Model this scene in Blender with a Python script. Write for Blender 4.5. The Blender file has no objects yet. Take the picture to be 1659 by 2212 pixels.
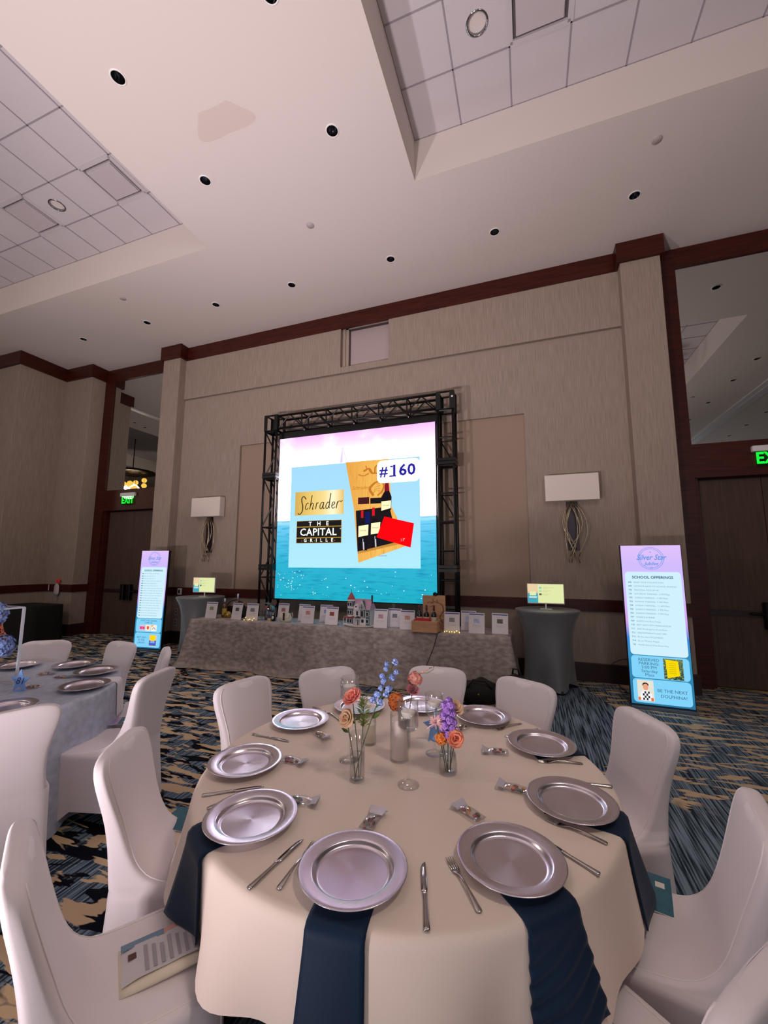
import bpy, math, random
from mathutils import Vector, Matrix, geometry
random.seed(7)
D = bpy.data
COL = bpy.context.scene.collection
SC = bpy.context.scene
PI = math.pi
def rad(a): return math.radians(a)
def lin(c):
    return tuple(((v/255)/12.92 if v/255 <= .04045 else ((v/255+.055)/1.055)**2.4) for v in c[:3]) + (1,)

# ------------------------------------------------------------------ camera
YAW, PITCH, ROLL, FPX = rad(19.6066), rad(7.1694), rad(0.1855), 872.93
fw = Vector((-math.sin(YAW)*math.cos(PITCH), math.cos(YAW)*math.cos(PITCH), math.sin(PITCH)))
rt = Vector((math.cos(YAW), math.sin(YAW), 0)); up = rt.cross(fw)
r2 = rt*math.cos(ROLL)+up*math.sin(ROLL); u2 = -rt*math.sin(ROLL)+up*math.cos(ROLL)
cd = D.cameras.new('camera'); cam = D.objects.new('camera', cd); COL.objects.link(cam)
m = Matrix((r2, u2, -fw)).transposed().to_4x4(); m.translation = (0, 0, 1.70); cam.matrix_world = m
cd.sensor_fit = 'HORIZONTAL'; cd.sensor_width = 36; cd.lens = FPX/1659*36; cd.clip_end = 100; cd.clip_start = .02
SC.camera = cam
# ------------------------------------------------------------------ world, lights, exposure
w = D.worlds.new('world'); SC.world = w; w.use_nodes = True
w.node_tree.nodes['Background'].inputs[0].default_value = (.02, .018, .02, 1)
SC.view_settings.view_transform = 'Standard'; SC.view_settings.look = 'None'
SC.view_settings.gamma = 1; SC.view_settings.use_curve_mapping = False
SC.view_settings.exposure = 0.0
def area(name, loc, rot, sx, sy, power, col):
    l = D.lights.new(name, 'AREA'); l.shape = 'RECTANGLE'; l.size = sx; l.size_y = sy; l.energy = power; l.color = col
    o = D.objects.new(name, l); COL.objects.link(o); o.location = loc; o.rotation_euler = rot; return o
# added fill from behind the camera, set at made-up rear windows
for k, x in enumerate((1.4, 6.2)):
    area('window_light', (x, -9.75, 2.9), (rad(88), 0, 0), 3.4, 3.6, 60, (.88, .90, 1))
CH_POWER = 150        # watts of each lit chandelier
ADDED_UPLIGHTS = [(-4.3, -1.3), (-1.9, -1.3)]     # made-up floor lamps, added unseen behind the camera to brighten the ceiling
for x, y in ADDED_UPLIGHTS: area('uplight_lamp', (x, y, .40), (rad(143), 0, 0), .3, .3, 160, (1, .87, .90)).data.spread = rad(125)

# ------------------------------------------------------------------ materials
MATS = {}
def nodes(m):
    m.use_nodes = True
    return m.node_tree.nodes, m.node_tree.links
def mat(name, col, rough=.6, metal=0., spec=.5, sheen=0., emit=None, es=1., bump=None, var=None, aniso=None, coat=0.):
    """col sRGB 0-255; bump=(scale xyz, strength); var=(scale xyz, other colour, detail)"""
    if name in MATS: return MATS[name]
    m = D.materials.new(name); ns, ln = nodes(m); b = ns['Principled BSDF']
    b.inputs['Base Color'].default_value = lin(col); b.inputs['Roughness'].default_value = rough
    b.inputs['Metallic'].default_value = metal; b.inputs['Specular IOR Level'].default_value = spec
    if sheen: b.inputs['Sheen Weight'].default_value = sheen
    if coat: b.inputs['Coat Weight'].default_value = coat
    if emit: b.inputs['Emission Color'].default_value = lin(emit); b.inputs['Emission Strength'].default_value = es
    if aniso:
        b.inputs['Anisotropic'].default_value = aniso
        t = ns.new('ShaderNodeTangent'); t.direction_type = 'RADIAL'; t.axis = 'Z'; ln.new(t.outputs[0], b.inputs['Tangent'])
    def noise(scale, detail=4):
        tc = ns.new('ShaderNodeTexCoord'); mp = ns.new('ShaderNodeMapping'); nz = ns.new('ShaderNodeTexNoise')
        mp.inputs['Scale'].default_value = scale; nz.inputs['Scale'].default_value = 1; nz.inputs['Detail'].default_value = detail
        ln.new(tc.outputs['Object'], mp.inputs[0]); ln.new(mp.outputs[0], nz.inputs['Vector']); return nz
    if bump:
        nz = noise(bump[0]); bp = ns.new('ShaderNodeBump'); bp.inputs['Strength'].default_value = bump[1]; bp.inputs['Distance'].default_value = .01
        ln.new(nz.outputs['Fac'], bp.inputs['Height']); ln.new(bp.outputs[0], b.inputs['Normal'])
    if var:
        nz = noise(var[0], var[2] if len(var) > 2 else 4); rp = ns.new('ShaderNodeValToRGB')
        rp.color_ramp.elements[0].position = .35; rp.color_ramp.elements[1].position = .65
        rp.color_ramp.elements[0].color = lin(col); rp.color_ramp.elements[1].color = lin(var[1])
        ln.new(nz.outputs['Fac'], rp.inputs[0]); ln.new(rp.outputs[0], b.inputs['Base Color'])
    MATS[name] = m; return m
def emis(name, col, es=1.):
    if name in MATS: return MATS[name]
    m = D.materials.new(name); ns, ln = nodes(m); ns.clear()
    e = ns.new('ShaderNodeEmission'); o = ns.new('ShaderNodeOutputMaterial')
    e.inputs[0].default_value = lin(col); e.inputs[1].default_value = es; ln.new(e.outputs[0], o.inputs[0])
    MATS[name] = m; return m
def emis_grad(name, stops, axis, lo, hi, es=1., noise=None, boost=None):
    """picture shown on a screen: colour ramp along an object axis, with optional ripples mixed in"""
    m = D.materials.new(name); ns, ln = nodes(m); ns.clear()
    e = ns.new('ShaderNodeEmission'); o = ns.new('ShaderNodeOutputMaterial'); ln.new(e.outputs[0], o.inputs[0])
    tc = ns.new('ShaderNodeTexCoord'); sp = ns.new('ShaderNodeSeparateXYZ'); mr = ns.new('ShaderNodeMapRange'); rp = ns.new('ShaderNodeValToRGB')
    ln.new(tc.outputs['Object'], sp.inputs[0]); ln.new(sp.outputs[axis], mr.inputs[0])
    mr.inputs[1].default_value = lo; mr.inputs[2].default_value = hi; ln.new(mr.outputs[0], rp.inputs[0])
    el = rp.color_ramp.elements
    while len(el) < len(stops): el.new(.5)
    for q, (p, c) in zip(el, stops): q.position = p; q.color = lin(c)
    out = rp.outputs[0]
    if noise:
        sc, c2, lo2, hi2 = noise
        mp = ns.new('ShaderNodeMapping'); nz = ns.new('ShaderNodeTexNoise'); r3 = ns.new('ShaderNodeMapRange'); mx = ns.new('ShaderNodeMixRGB')
        mp.inputs['Scale'].default_value = sc; nz.inputs['Scale'].default_value = 1; nz.inputs['Detail'].default_value = 6
        ln.new(tc.outputs['Object'], mp.inputs[0]); ln.new(mp.outputs[0], nz.inputs['Vector']); ln.new(nz.outputs['Fac'], r3.inputs[0])
        r3.inputs[1].default_value = lo2; r3.inputs[2].default_value = hi2
        mx.inputs[2].default_value = lin(c2); ln.new(r3.outputs[0], mx.inputs[0]); ln.new(out, mx.inputs[1]); out = mx.outputs[0]
    ln.new(out, e.inputs[0]); e.inputs[1].default_value = es
    if boost:
        fc = ns.new('ShaderNodeFloatCurve'); cv = fc.mapping.curves[0]; fc.mapping.use_clip = False
        for i, (a, b_) in enumerate(boost):
            if i < 2: cv.points[i].location = (a, b_/10)
            else: cv.points.new(a, b_/10)
        fc.mapping.update(); mu = ns.new('ShaderNodeMath'); mu.operation = 'MULTIPLY'; mu.inputs[1].default_value = 10*es
        ln.new(mr.outputs[0], fc.inputs[1]); ln.new(fc.outputs[0], mu.inputs[0]); ln.new(mu.outputs[0], e.inputs[1])
    return m
def thin_glass(name, tint=(245, 248, 250), base=.06, rough=.02):
    m = D.materials.new(name); ns, ln = nodes(m); ns.clear()
    t = ns.new('ShaderNodeBsdfTransparent'); g = ns.new('ShaderNodeBsdfGlossy'); mx = ns.new('ShaderNodeMixShader'); o = ns.new('ShaderNodeOutputMaterial')
    lw = ns.new('ShaderNodeLayerWeight'); lw.inputs[0].default_value = .25
    mr = ns.new('ShaderNodeMapRange'); mr.inputs[3].default_value = base; mr.inputs[4].default_value = .62
    t.inputs[0].default_value = lin(tint); g.inputs[1].default_value = rough
    ln.new(lw.outputs['Facing'], mr.inputs[0]); ln.new(mr.outputs[0], mx.inputs[0]); ln.new(t.outputs[0], mx.inputs[1]); ln.new(g.outputs[0], mx.inputs[2]); ln.new(mx.outputs[0], o.inputs[0])
    return m
GLASS = thin_glass('clear_glass', (254, 254, 254), .015); FILM = thin_glass('cellophane', (246, 246, 248), .09, .1)
WATER = thin_glass('water', (246, 249, 250), .04, .01)
def carpet():
    m = D.materials.new('carpet'); ns, ln = nodes(m); b = ns['Principled BSDF']; b.inputs['Roughness'].default_value = .95; b.inputs['Specular IOR Level'].default_value = .1
    tc = ns.new('ShaderNodeTexCoord')
    def nz(scale, rot, loc, detail=3, dist=0.):
        mp = ns.new('ShaderNodeMapping'); mp.inputs['Scale'].default_value = scale; mp.inputs['Rotation'].default_value = (0, 0, rad(rot)); mp.inputs['Location'].default_value = loc
        n = ns.new('ShaderNodeTexNoise'); n.inputs['Scale'].default_value = 1; n.inputs['Detail'].default_value = detail; n.inputs['Distortion'].default_value = dist
        ln.new(tc.outputs['Object'], mp.inputs[0]); ln.new(mp.outputs[0], n.inputs['Vector']); return n.outputs['Fac']
    def rmp(x, a, c):
        r = ns.new('ShaderNodeMapRange'); r.inputs[1].default_value = a; r.inputs[2].default_value = c; ln.new(x, r.inputs[0]); return r.outputs[0]
    def mul(a, c):
        q = ns.new('ShaderNodeMath'); q.operation = 'MULTIPLY'; ln.new(a, q.inputs[0]); ln.new(c, q.inputs[1]); return q.outputs[0]
    def mix(f, a, c):
        q = ns.new('ShaderNodeMixRGB'); ln.new(f, q.inputs[0])
        for s, v in ((1, a), (2, c)):
            if isinstance(v, tuple): q.inputs[s].default_value = lin(v)
            else: ln.new(v, q.inputs[s])
        return q.outputs[0]
    def val(op, a, c):
        q = ns.new('ShaderNodeMath'); q.operation = op
        for i, v in enumerate((a, c)):
            if isinstance(v, (int, float)): q.inputs[i].default_value = v
            else: ln.new(v, q.inputs[i])
        return q.outputs[0]
    sp = ns.new('ShaderNodeSeparateXYZ'); ln.new(tc.outputs['Object'], sp.inputs[0]); X, Y = sp.outputs[0], sp.outputs[1]
    lump = nz((1.6, 1.6, 1), 0, (5, 2, 0), 3)
    def plain(x0, y0, rx, ry):       # woven patches of bare ribbing without motifs
        dx = val('DIVIDE', val('SUBTRACT', X, x0), rx); dy = val('DIVIDE', val('SUBTRACT', Y, y0), ry)
        d = val('SQRT', val('ADD', val('MULTIPLY', dx, dx), val('MULTIPLY', dy, dy)), 0)
        return rmp(val('ADD', d, val('MULTIPLY', val('SUBTRACT', lump, .5), 1.4)), .92, 1.0)
    region = mul(mul(plain(1.05, 2.7, .95, 1.1), plain(.35, 5.3, .5, 1.3)), mul(plain(7, 1, 2.4, 1.6), plain(-7.5, .5, 1.5, 2.0)))
    stripe = rmp(nz((75, 2.2, 1), -5, (0, 0, 0), 2, .15), .40, .60)
    g = mix(stripe, (36, 46, 58), (128, 146, 160))
    tan = mul(rmp(nz((3.4, 14, 1), -18, (1.5, 4.5, 0), 2.6, .45), .53, .555), region)
    dark = mul(rmp(nz((3.6, 9.5, 1), 24, (9.1, 6.2, 3), 2.6, .5), .51, .535), mul(region, rmp(X, .9, .1)))
    c = mix(dark, g, (10, 12, 24)); c = mix(tan, c, (206, 178, 142))
    ln.new(c, b.inputs['Base Color'])
    bp = ns.new('ShaderNodeBump'); bp.inputs['Strength'].default_value = .5; bp.inputs['Distance'].default_value = .006
    ln.new(nz((220, 220, 1), 0, (0, 0, 0), 2), bp.inputs['Height']); ln.new(bp.outputs[0], b.inputs['Normal'])
    return m
CARPET = carpet()
WALLP = mat('wallpaper', (166, 150, 138), .8, var=((110, 110, 3.2), (147, 131, 119), 3), bump=((160, 160, 5), .2), spec=.2)
VINYL = mat('smooth_wall_panel', (158, 136, 120), .75, bump=((60, 60, 60), .05), spec=.2)
WOOD = mat('mahogany', (74, 26, 17), .4, var=((3, 3, 30), (54, 17, 11)), spec=.3)
DOORM = mat('door_panel', (86, 68, 59), .6, var=((40, 40, 2), (76, 60, 51)), spec=.2)
DARKM = mat('dark_metal', (26, 24, 25), .45, .6)
PLASTER = mat('ceiling_plaster', (214, 203, 198), .9, spec=.1)
TILE = mat('acoustic_tile', (200, 192, 196), .95, bump=((150, 150, 150), .2), spec=.1)
GRID = mat('tile_grid', (150, 142, 150), .7)
CHROME = mat('chrome', (190, 190, 195), .12, 1.); CAN = mat('downlight_reflector', (150, 150, 154), .12, 1.)
WHITE = mat('white_plastic', (228, 226, 224), .45); BLACK = mat('black_plastic', (14, 14, 16), .5)
MIRROR = mat('mirror', (205, 208, 204), .0, 1.)
SPANDEX = mat('chair_spandex', (228, 219, 223), .62, sheen=.25, bump=((400, 400, 400), .04), spec=.3)
SEAM = mat('seam', (238, 230, 231), .6); HANDH = mat('handhold', (240, 232, 236), .6)
CLOTH = mat('table_linen', (228, 212, 200), .75, sheen=.15, bump=((500, 500, 500), .04), spec=.25)
NAVY = mat('navy_napkin', (5, 34, 60), .6, sheen=.08, bump=((300, 300, 300), .06), spec=.2)
SATIN = mat('grey_satin', (184, 192, 208), .34, var=((22, 22, 22), (164, 172, 190)), spec=.5)
DAMASK = mat('crushed_grey_cloth', (180, 168, 163), .45, var=((12, 12, 22), (140, 128, 123), 6), bump=((30, 30, 40), .3), spec=.35)
PEWTER = mat('brushed_silver', (226, 220, 230), .27, 1., aniso=.55, bump=((900, 40, 900), .02))
STEEL = mat('cutlery_steel', (196, 192, 190), .14, 1.)
TRUSS = mat('truss_black', (11, 11, 12), .4, .2)
SPGREY = mat('grey_spandex', (112, 114, 118), .42, sheen=.2, spec=.5)
WAXM = mat('white_wax', (248, 240, 232), .5, emit=(232, 222, 212), es=.0)
STEM = mat('flower_stem', (74, 92, 48), .6); LEAF = mat('leaf_green', (86, 108, 46), .6)

# ------------------------------------------------------------------ mesh helpers
class MB:
    def __init__(s): s.v = []; s.f = []; s.mi = []; s.cur = 0
    def add(s, vs, fs):
        o = len(s.v); s.v += [tuple(p) for p in vs]; s.f += [tuple(i+o for i in f) for f in fs]; s.mi += [s.cur]*len(fs); return s
    def box(s, x0, x1, y0, y1, z0, z1):
        v = [(x, y, z) for z in (z0, z1) for y in (y0, y1) for x in (x0, x1)]
        return s.add(v, [(0, 2, 3, 1), (4, 5, 7, 6), (0, 1, 5, 4), (2, 6, 7, 3), (0, 4, 6, 2), (1, 3, 7, 5)])
    def bbox(s, x0, x1, y0, y1, z0, z1, b=.004):
        """box with chamfered vertical edges and top"""
        p = [(x0+b, y0), (x1-b, y0), (x1, y0+b), (x1, y1-b), (x1-b, y1), (x0+b, y1), (x0, y1-b), (x0, y0+b)]
        q = [(x0+2*b, y0+b), (x1-2*b, y0+b), (x1-b, y0+2*b), (x1-b, y1-2*b), (x1-2*b, y1-b), (x0+2*b, y1-b), (x0+b, y1-2*b), (x0+b, y0+2*b)]
        v = [(a, c, z0) for a, c in p]+[(a, c, z1-b) for a, c in p]+[(a, c, z1) for a, c in q]
        f = [tuple(range(7, -1, -1)), tuple(range(16, 24))]
        for r in (0, 8):
            for i in range(8): j = (i+1) % 8; f.append((r+i, r+j, r+8+j, r+8+i))
        return s.add(v, f)
    def quad(s, a, b, c, d): return s.add([a, b, c, d], [(0, 1, 2, 3)])
    def tube(s, pts, r, n=8, cap=True, flat=1.):
        pts = [Vector(p) for p in pts]; L = len(pts); rs = r if isinstance(r, (list, tuple)) else [r]*L
        v = []; ref = None
        for i, p in enumerate(pts):
            t = (pts[min(i+1, L-1)]-pts[max(i-1, 0)]).normalized()
            if ref is None: ref = Vector((0, 0, 1)) if abs(t.z) < .9 else Vector((1, 0, 0))
            a = t.cross(ref).normalized(); b = a.cross(t).normalized(); ref = b
            for k in range(n):
                an = 2*PI*k/n; v.append(p+(a*math.cos(an)+b*math.sin(an)*flat)*rs[i])
        f = []
        for i in range(L-1):
            for k in range(n): k2 = (k+1) % n; f.append((i*n+k, i*n+k2, (i+1)*n+k2, (i+1)*n+k))
        if cap: f.append(tuple(range(n-1, -1, -1))); f.append(tuple((L-1)*n+k for k in range(n)))
        return s.add(v, f)
    def lathe(s, prof, n=32, c=(0, 0, 0), close=False):
        v = []; L = len(prof)
        for r, z in prof:
            for k in range(n): a = 2*PI*k/n; v.append((c[0]+r*math.cos(a), c[1]+r*math.sin(a), c[2]+z))
        f = []
        for i in range(L-1):
            for k in range(n): k2 = (k+1) % n; f.append((i*n+k, i*n+k2, (i+1)*n+k2, (i+1)*n+k))
        if close:
            if prof[0][0] > 1e-5: f.append(tuple(range(n-1, -1, -1)))
            if prof[-1][0] > 1e-5: f.append(tuple((L-1)*n+k for k in range(n)))
        return s.add(v, f)
    def ball(s, c, r, n=10, sq=(1, 1, 1)):
        rows = max(4, n//2); pr = [(max(math.sin(PI*i/rows), 1e-4)*1., -math.cos(PI*i/rows)) for i in range(rows+1)]
        v = []
        for a, z in pr:
            for k in range(n): an = 2*PI*k/n; v.append((c[0]+r*sq[0]*a*math.cos(an), c[1]+r*sq[1]*a*math.sin(an), c[2]+r*sq[2]*z))
        f = []
        for i in range(rows):
            for k in range(n): k2 = (k+1) % n; f.append((i*n+k, i*n+k2, (i+1)*n+k2, (i+1)*n+k))
        return s.add(v, f)
    def prism(s, poly, y0, y1):
        """polygon in (x,z) extruded along y"""
        n = len(poly); v = [(a, y0, b) for a, b in poly]+[(a, y1, b) for a, b in poly]
        f = [tuple(range(n)), tuple(range(2*n-1, n-1, -1))]+[(i, i+n, (i+1) % n+n, (i+1) % n) for i in range(n)]
        return s.add(v, f)
    def rows(s, rws, closed=True, capa=False, capb=False):
        n = len(rws[0]); v = [p for r in rws for p in r]; f = []
        for i in range(len(rws)-1):
            for k in range(n if closed else n-1): k2 = (k+1) % n; f.append((i*n+k, i*n+k2, (i+1)*n+k2, (i+1)*n+k))
        if capa: f.append(tuple(range(n-1, -1, -1)))
        if capb: f.append(tuple((len(rws)-1)*n+k for k in range(n)))
        return s.add(v, f)
    def xform(s, M, start=0):
        s.v[start:] = [tuple(M @ Vector(p)) for p in s.v[start:]]; return s
    def mesh(s, name, ms, smooth=False):
        me = D.meshes.new(name); me.from_pydata(s.v, [], s.f)
        for mm in (ms if isinstance(ms, (list, tuple)) else [ms]): me.materials.append(mm)
        me.polygons.foreach_set('material_index', s.mi)
        if smooth: me.polygons.foreach_set('use_smooth', [True]*len(me.polygons))
        me.update(); return me
    def build(s, name, ms, parent=None, smooth=False, loc=None, rz=0):
        return link(name, s.mesh(name, ms, smooth), parent, loc, rz)
def link(name, me, parent=None, loc=None, rz=0):
    o = D.objects.new(name, me); COL.objects.link(o)
    if parent: o.parent = parent
    if loc is not None: o.location = loc
    if rz: o.rotation_euler = (0, 0, rz)
    return o
def tag(o, label, cat, group=None):
    o['label'] = label; o['category'] = cat
    if group: o['group'] = group
    return o
def thing(name, label, cat, loc=(0, 0, 0), rz=0, group=None):
    o = D.objects.new(name, None); COL.objects.link(o); o.empty_display_size = .1; o.location = loc; o.rotation_euler = (0, 0, rz)
    return tag(o, label, cat, group)
def struct(o): o['kind'] = 'structure'; return o
def stuff(o): o['kind'] = 'stuff'; return o
def dup(root, loc, rz=0, label=None):
    r = root.copy(); COL.objects.link(r); r.location = loc; r.rotation_euler = (0, 0, rz)
    if label: r['label'] = label
    for ch in root.children:
        c = ch.copy(); COL.objects.link(c); c.parent = r
        for g in ch.children: d = g.copy(); COL.objects.link(d); d.parent = c
    return r
TEXTS = []
def text(s, size, mt, parent, loc, rot=(PI/2, 0, 0), align='CENTER', shear=0., bold=0., name='lettering', space=1., sx=1.):
    c = D.curves.new(name, 'FONT'); c.body = s; c.size = size; c.align_x = align; c.align_y = 'CENTER'; c.shear = shear; c.offset = bold; c.space_character = space; c.resolution_u = 2
    c.materials.append(mt); o = D.objects.new('tmp_text', c); COL.objects.link(o); o.parent = parent; o.location = loc; o.rotation_euler = rot; o.scale = (sx, 1, 1)
    TEXTS.append((o, name)); return o
def bake_texts():
    bpy.context.view_layer.update(); dg = bpy.context.evaluated_depsgraph_get()
    for o, nm in TEXTS:
        me = D.meshes.new_from_object(o.evaluated_get(dg)); q = D.objects.new(nm, me); COL.objects.link(q)
        q.parent = o.parent; q.location = o.location; q.rotation_euler = o.rotation_euler; q.scale = o.scale
        c = o.data; D.objects.remove(o); D.curves.remove(c)
def smoothstep(t): t = max(0, min(1, t)); return t*t*(3-2*t)
def cinterp(x, tab):
    """monotone-ish cubic lookup for the chair profiles"""
    n = len(tab)
    for i in range(n-1):
        (x0, y0), (x1, y1) = tab[i], tab[i+1]
        if x <= x1 or i == n-2:
            h = x1-x0; t = min(1, max(0, (x-x0)/h)); d = (y1-y0)/h
            def sl(j):
                if j <= 0 or j >= n-1: return None
                a = (tab[j][1]-tab[j-1][1])/(tab[j][0]-tab[j-1][0]); b = (tab[j+1][1]-tab[j][1])/(tab[j+1][0]-tab[j][0])
                return 0 if a*b <= 0 else 2*a*b/(a+b)
            m0 = sl(i); m1 = sl(i+1); m0 = d if m0 is None else m0; m1 = d if m1 is None else m1
            return (2*t**3-3*t*t+1)*y0+(t**3-2*t*t+t)*h*m0+(-2*t**3+3*t*t)*y1+(t**3-t*t)*h*m1
def interp(x, tab):
    for (a, b), (c, d) in zip(tab, tab[1:]):
        if x <= c: return b+(d-b)*(x-a)/(c-a) if x > a else b
    return tab[-1][1]
def sheet_holes(outer, holes, z):
    """flat sheet (rectangle list of points) with polygonal holes, triangulated"""
    pts = []; edges = []
    for poly in [outer]+holes:
        o = len(pts); n = len(poly); pts += [Vector(p) for p in poly]; edges += [(o+i, o+(i+1) % n) for i in range(n)]
    vo, _, fo, *_ = geometry.delaunay_2d_cdt(pts, edges, [], 0, 1e-5)
    def inside(p, poly):
        c = False; n = len(poly)
        for i in range(n):
            a, b = poly[i], poly[(i+1) % n]
            if (a[1] > p[1]) != (b[1] > p[1]) and p[0] < (b[0]-a[0])*(p[1]-a[1])/(b[1]-a[1])+a[0]: c = not c
        return c
    fs = []
    for f in fo:
        c = (sum(vo[i][0] for i in f)/len(f), sum(vo[i][1] for i in f)/len(f))
        if not any(inside(c, h) for h in holes): fs.append(tuple(f)[::-1])
    return MB().add([(p[0], p[1], z) for p in vo], fs)
def circ(x, y, r, n=20): return [(x+r*math.cos(2*PI*k/n), y+r*math.sin(2*PI*k/n)) for k in range(n)]
def rect(x0, x1, y0, y1): return [(x0, y0), (x1, y0), (x1, y1), (x0, y1)]
def rrect(w, h, r, n=5):
    """rounded rectangle polygon centred on the origin"""
    p = []
    for cx, cy, a0 in ((w/2-r, h/2-r, 0), (-w/2+r, h/2-r, 90), (-w/2+r, -h/2+r, 180), (w/2-r, -h/2+r, 270)):
        for k in range(n+1): a = rad(a0+90*k/n); p.append((cx+r*math.cos(a), cy+r*math.sin(a)))
    return p
ORD = ['first', 'second', 'third', 'fourth', 'fifth', 'sixth', 'seventh', 'eighth', 'ninth', 'tenth', 'eleventh', 'twelfth', 'thirteenth', 'fourteenth', 'fifteenth']

# ================================================================== ROOM SHELL
ZC, ZT = 6.61, 7.20                    # soffit and coffer heights
X0, X1, YB, YF = -24., 12., -10., 7.3
struct(MB().quad((X0, YB, 0), (X1, YB, 0), (X1, YF, 0), (X0, YF, 0)).build('floor', CARPET))
COFF = [(-1.2, 4.28), (-10.06, -4.57), (-19.2, -13.6), (8.6, 11.6)]; CY0, CY1 = -2.72, 4.52
wall_lights = [(x, 5.7) for x in (-9.13, -7.24, -5.47, -3.79, -1.93, -.29, 1.53, 3.35)]
mid_lights = [(x, y) for y in (3.61, 2.42, 1.2, -.1) for x in (-3.76, -1.93)]
far_lights = [(5.37, y) for y in (2.3, 1.07, -.55, -2.15)]+[(7.47, y) for y in (-2.1, -3.4, -4.7)]+[(-13.1, 3.4), (-13.0, 3.9)]
sprink = [(-2.83, 4.68), (1.6, 4.96), (-6.99, 4.97), (4.76, .08)]
LR = .068
holes = [rect(a, b, CY0, CY1) for a, b in COFF]+[circ(x, y, LR) for x, y in wall_lights+mid_lights+far_lights]
ceil = sheet_holes(rect(X0, X1, YB, YF), holes, ZC)
CE = struct(ceil.build('ceiling', PLASTER))
cw = MB()
for a, b in COFF:
    cw.quad((a, CY1, ZC), (b, CY1, ZC), (b, CY1, ZT+.03), (a, CY1, ZT+.03)); cw.quad((b, CY0, ZC), (a, CY0, ZC), (a, CY0, ZT+.03), (b, CY0, ZT+.03))
    cw.quad((a, CY0, ZC), (a, CY1, ZC), (a, CY1, ZT+.03), (a, CY0, ZT+.03)); cw.quad((b, CY1, ZC), (b, CY0, ZC), (b, CY0, ZT+.03), (b, CY1, ZT+.03))
    cw.quad((a, CY0, ZT+.025), (a, CY1, ZT+.025), (b, CY1, ZT+.025), (b, CY0, ZT+.025))
cw.build('coffer_side', PLASTER, CE)
# acoustic tiles of the two near coffers, one by one
TS = .6085
def tile_mesh(hole=None, vent=False):
    h = TS/2-.006
    if hole: b = sheet_holes(rect(-h, h, -h, h), [circ(0, 0, hole, 24)], 0)
    else: b = MB().quad((-h, -h, 0), (-h, h, 0), (h, h, 0), (h, -h, 0))
    for (p, q) in (((-h, -h), (h, -h)), ((h, -h), (h, h)), ((h, h), (-h, h)), ((-h, h), (-h, -h))):
        b.quad((p[0], p[1], 0), (q[0], q[1], 0), (q[0], q[1], .012), (p[0], p[1], .012))
    return b
T_PLAIN = tile_mesh().mesh('ceiling_tile', TILE); T_HOLE = tile_mesh(.105).mesh('ceiling_tile', TILE)
grid = MB(); tile_lights = []; vents = []
for ci, (a, b) in enumerate(COFF[:2]):
    nx = 9; ny = 12; ox = a if ci == 0 else b-nx*TS
    for i in range(nx+1): grid.box(ox+i*TS-.008, ox+i*TS+.008, CY0, CY1, ZT-.004, ZT+.01)
    for j in range(ny+1): grid.box(ox, ox+nx*TS, CY1-j*TS-.008, CY1-j*TS+.008, ZT-.004, ZT+.01)
    for j in range(ny):
        for i in range(nx):
            x, y = ox+(i+.5)*TS, CY1-(j+.5)*TS
            k = i if ci == 0 else nx-1-i           # counted from the inner edge
            hole = (j % 2 == 1 and k % 3 == 1) if ci == 0 else (j % 2 == 1 and k % 3 == 0)
            vent = (j % 4 == 1 and k in (2, 5)) if ci == 0 else (j % 4 == 1 and k in (1, 4))
            if vent: vents.append((x, y)); continue
            if hole: tile_lights.append((x, y))
            link('ceiling_tile', T_HOLE if hole else T_PLAIN, CE, (x, y, ZT+.002))
grid.build('tile_grid', GRID, CE)
stuff(MB().quad((COFF[2][0], CY0, ZT), (COFF[2][0], CY1, ZT), (COFF[2][1], CY1, ZT), (COFF[2][1], CY0, ZT)).quad((COFF[3][0], CY0, ZT), (COFF[3][0], CY1, ZT), (COFF[3][1], CY1, ZT), (COFF[3][1], CY0, ZT)).build('far_coffer_tiles', TILE, CE))
# airwall tracks in the ceiling
struct(MB().box(6.2, 6.34, YB, 6.9, ZC-.03, ZC+.01).box(6.36, 6.46, YB, 6.9, ZC-.045, ZC+.01).box(6.48, 6.62, YB, 6.9, ZC-.03, ZC+.01).build('trim_11', mat('track_white', (222, 218, 222), .4)))
struct(MB().box(-11.95, -11.8, YB, 5.5, ZC-.03, ZC+.01).build('trim_12', MATS['track_white']))

# --- downlights
def make_downlight(r, name, label, group):
    t = thing(name, label, 'ceiling light', group=group)
    MB().lathe([(r*.93, -.002), (r*.95, -.008), (r*1.12, -.006), (r*1.16, 0), (r*1.14, .004)], 24).build('trim_ring', WHITE if r < .08 else CHROME, t, True)
    MB().lathe([(r*.93, -.003), (r*.86, .05), (r*.72, .10), (r*.5, .135), (0.001, .14)], 24).build('reflector', CAN, t, True)
    MB().ball((0, 0, .115), r*.26, 10, (1, 1, 1.1)).build('bulb', mat('unlit_bulb', (84, 84, 88), .15, .0), t, True)
    return t
DL = None
def put_lights(spots, z, r, labels, group, name='downlight'):
    first = None
    for (x, y), lb in zip(spots, labels):
        if first is None: first = make_downlight(r, name, lb, group); first.location = (x, y, z)
        else: dup(first, (x, y, z), 0, lb)
put_lights(wall_lights, ZC, LR, [f'recessed black downlight, {ORD[i]} from the left in the row along the screen wall' for i in range(8)], 'downlights along the screen wall')
put_lights(mid_lights, ZC, LR, [f'recessed black downlight in the plain ceiling strip, {s} column, {ORD[j]} from the screen wall' for j in range(4) for s in ('left', 'right')], 'downlights of the middle ceiling strip')
put_lights(far_lights, ZC, LR, [f'recessed downlight out on the far ceiling, {ORD[i]} one seen in the wall mirrors' for i in range(9)], 'downlights seen in the mirrors')
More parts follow.
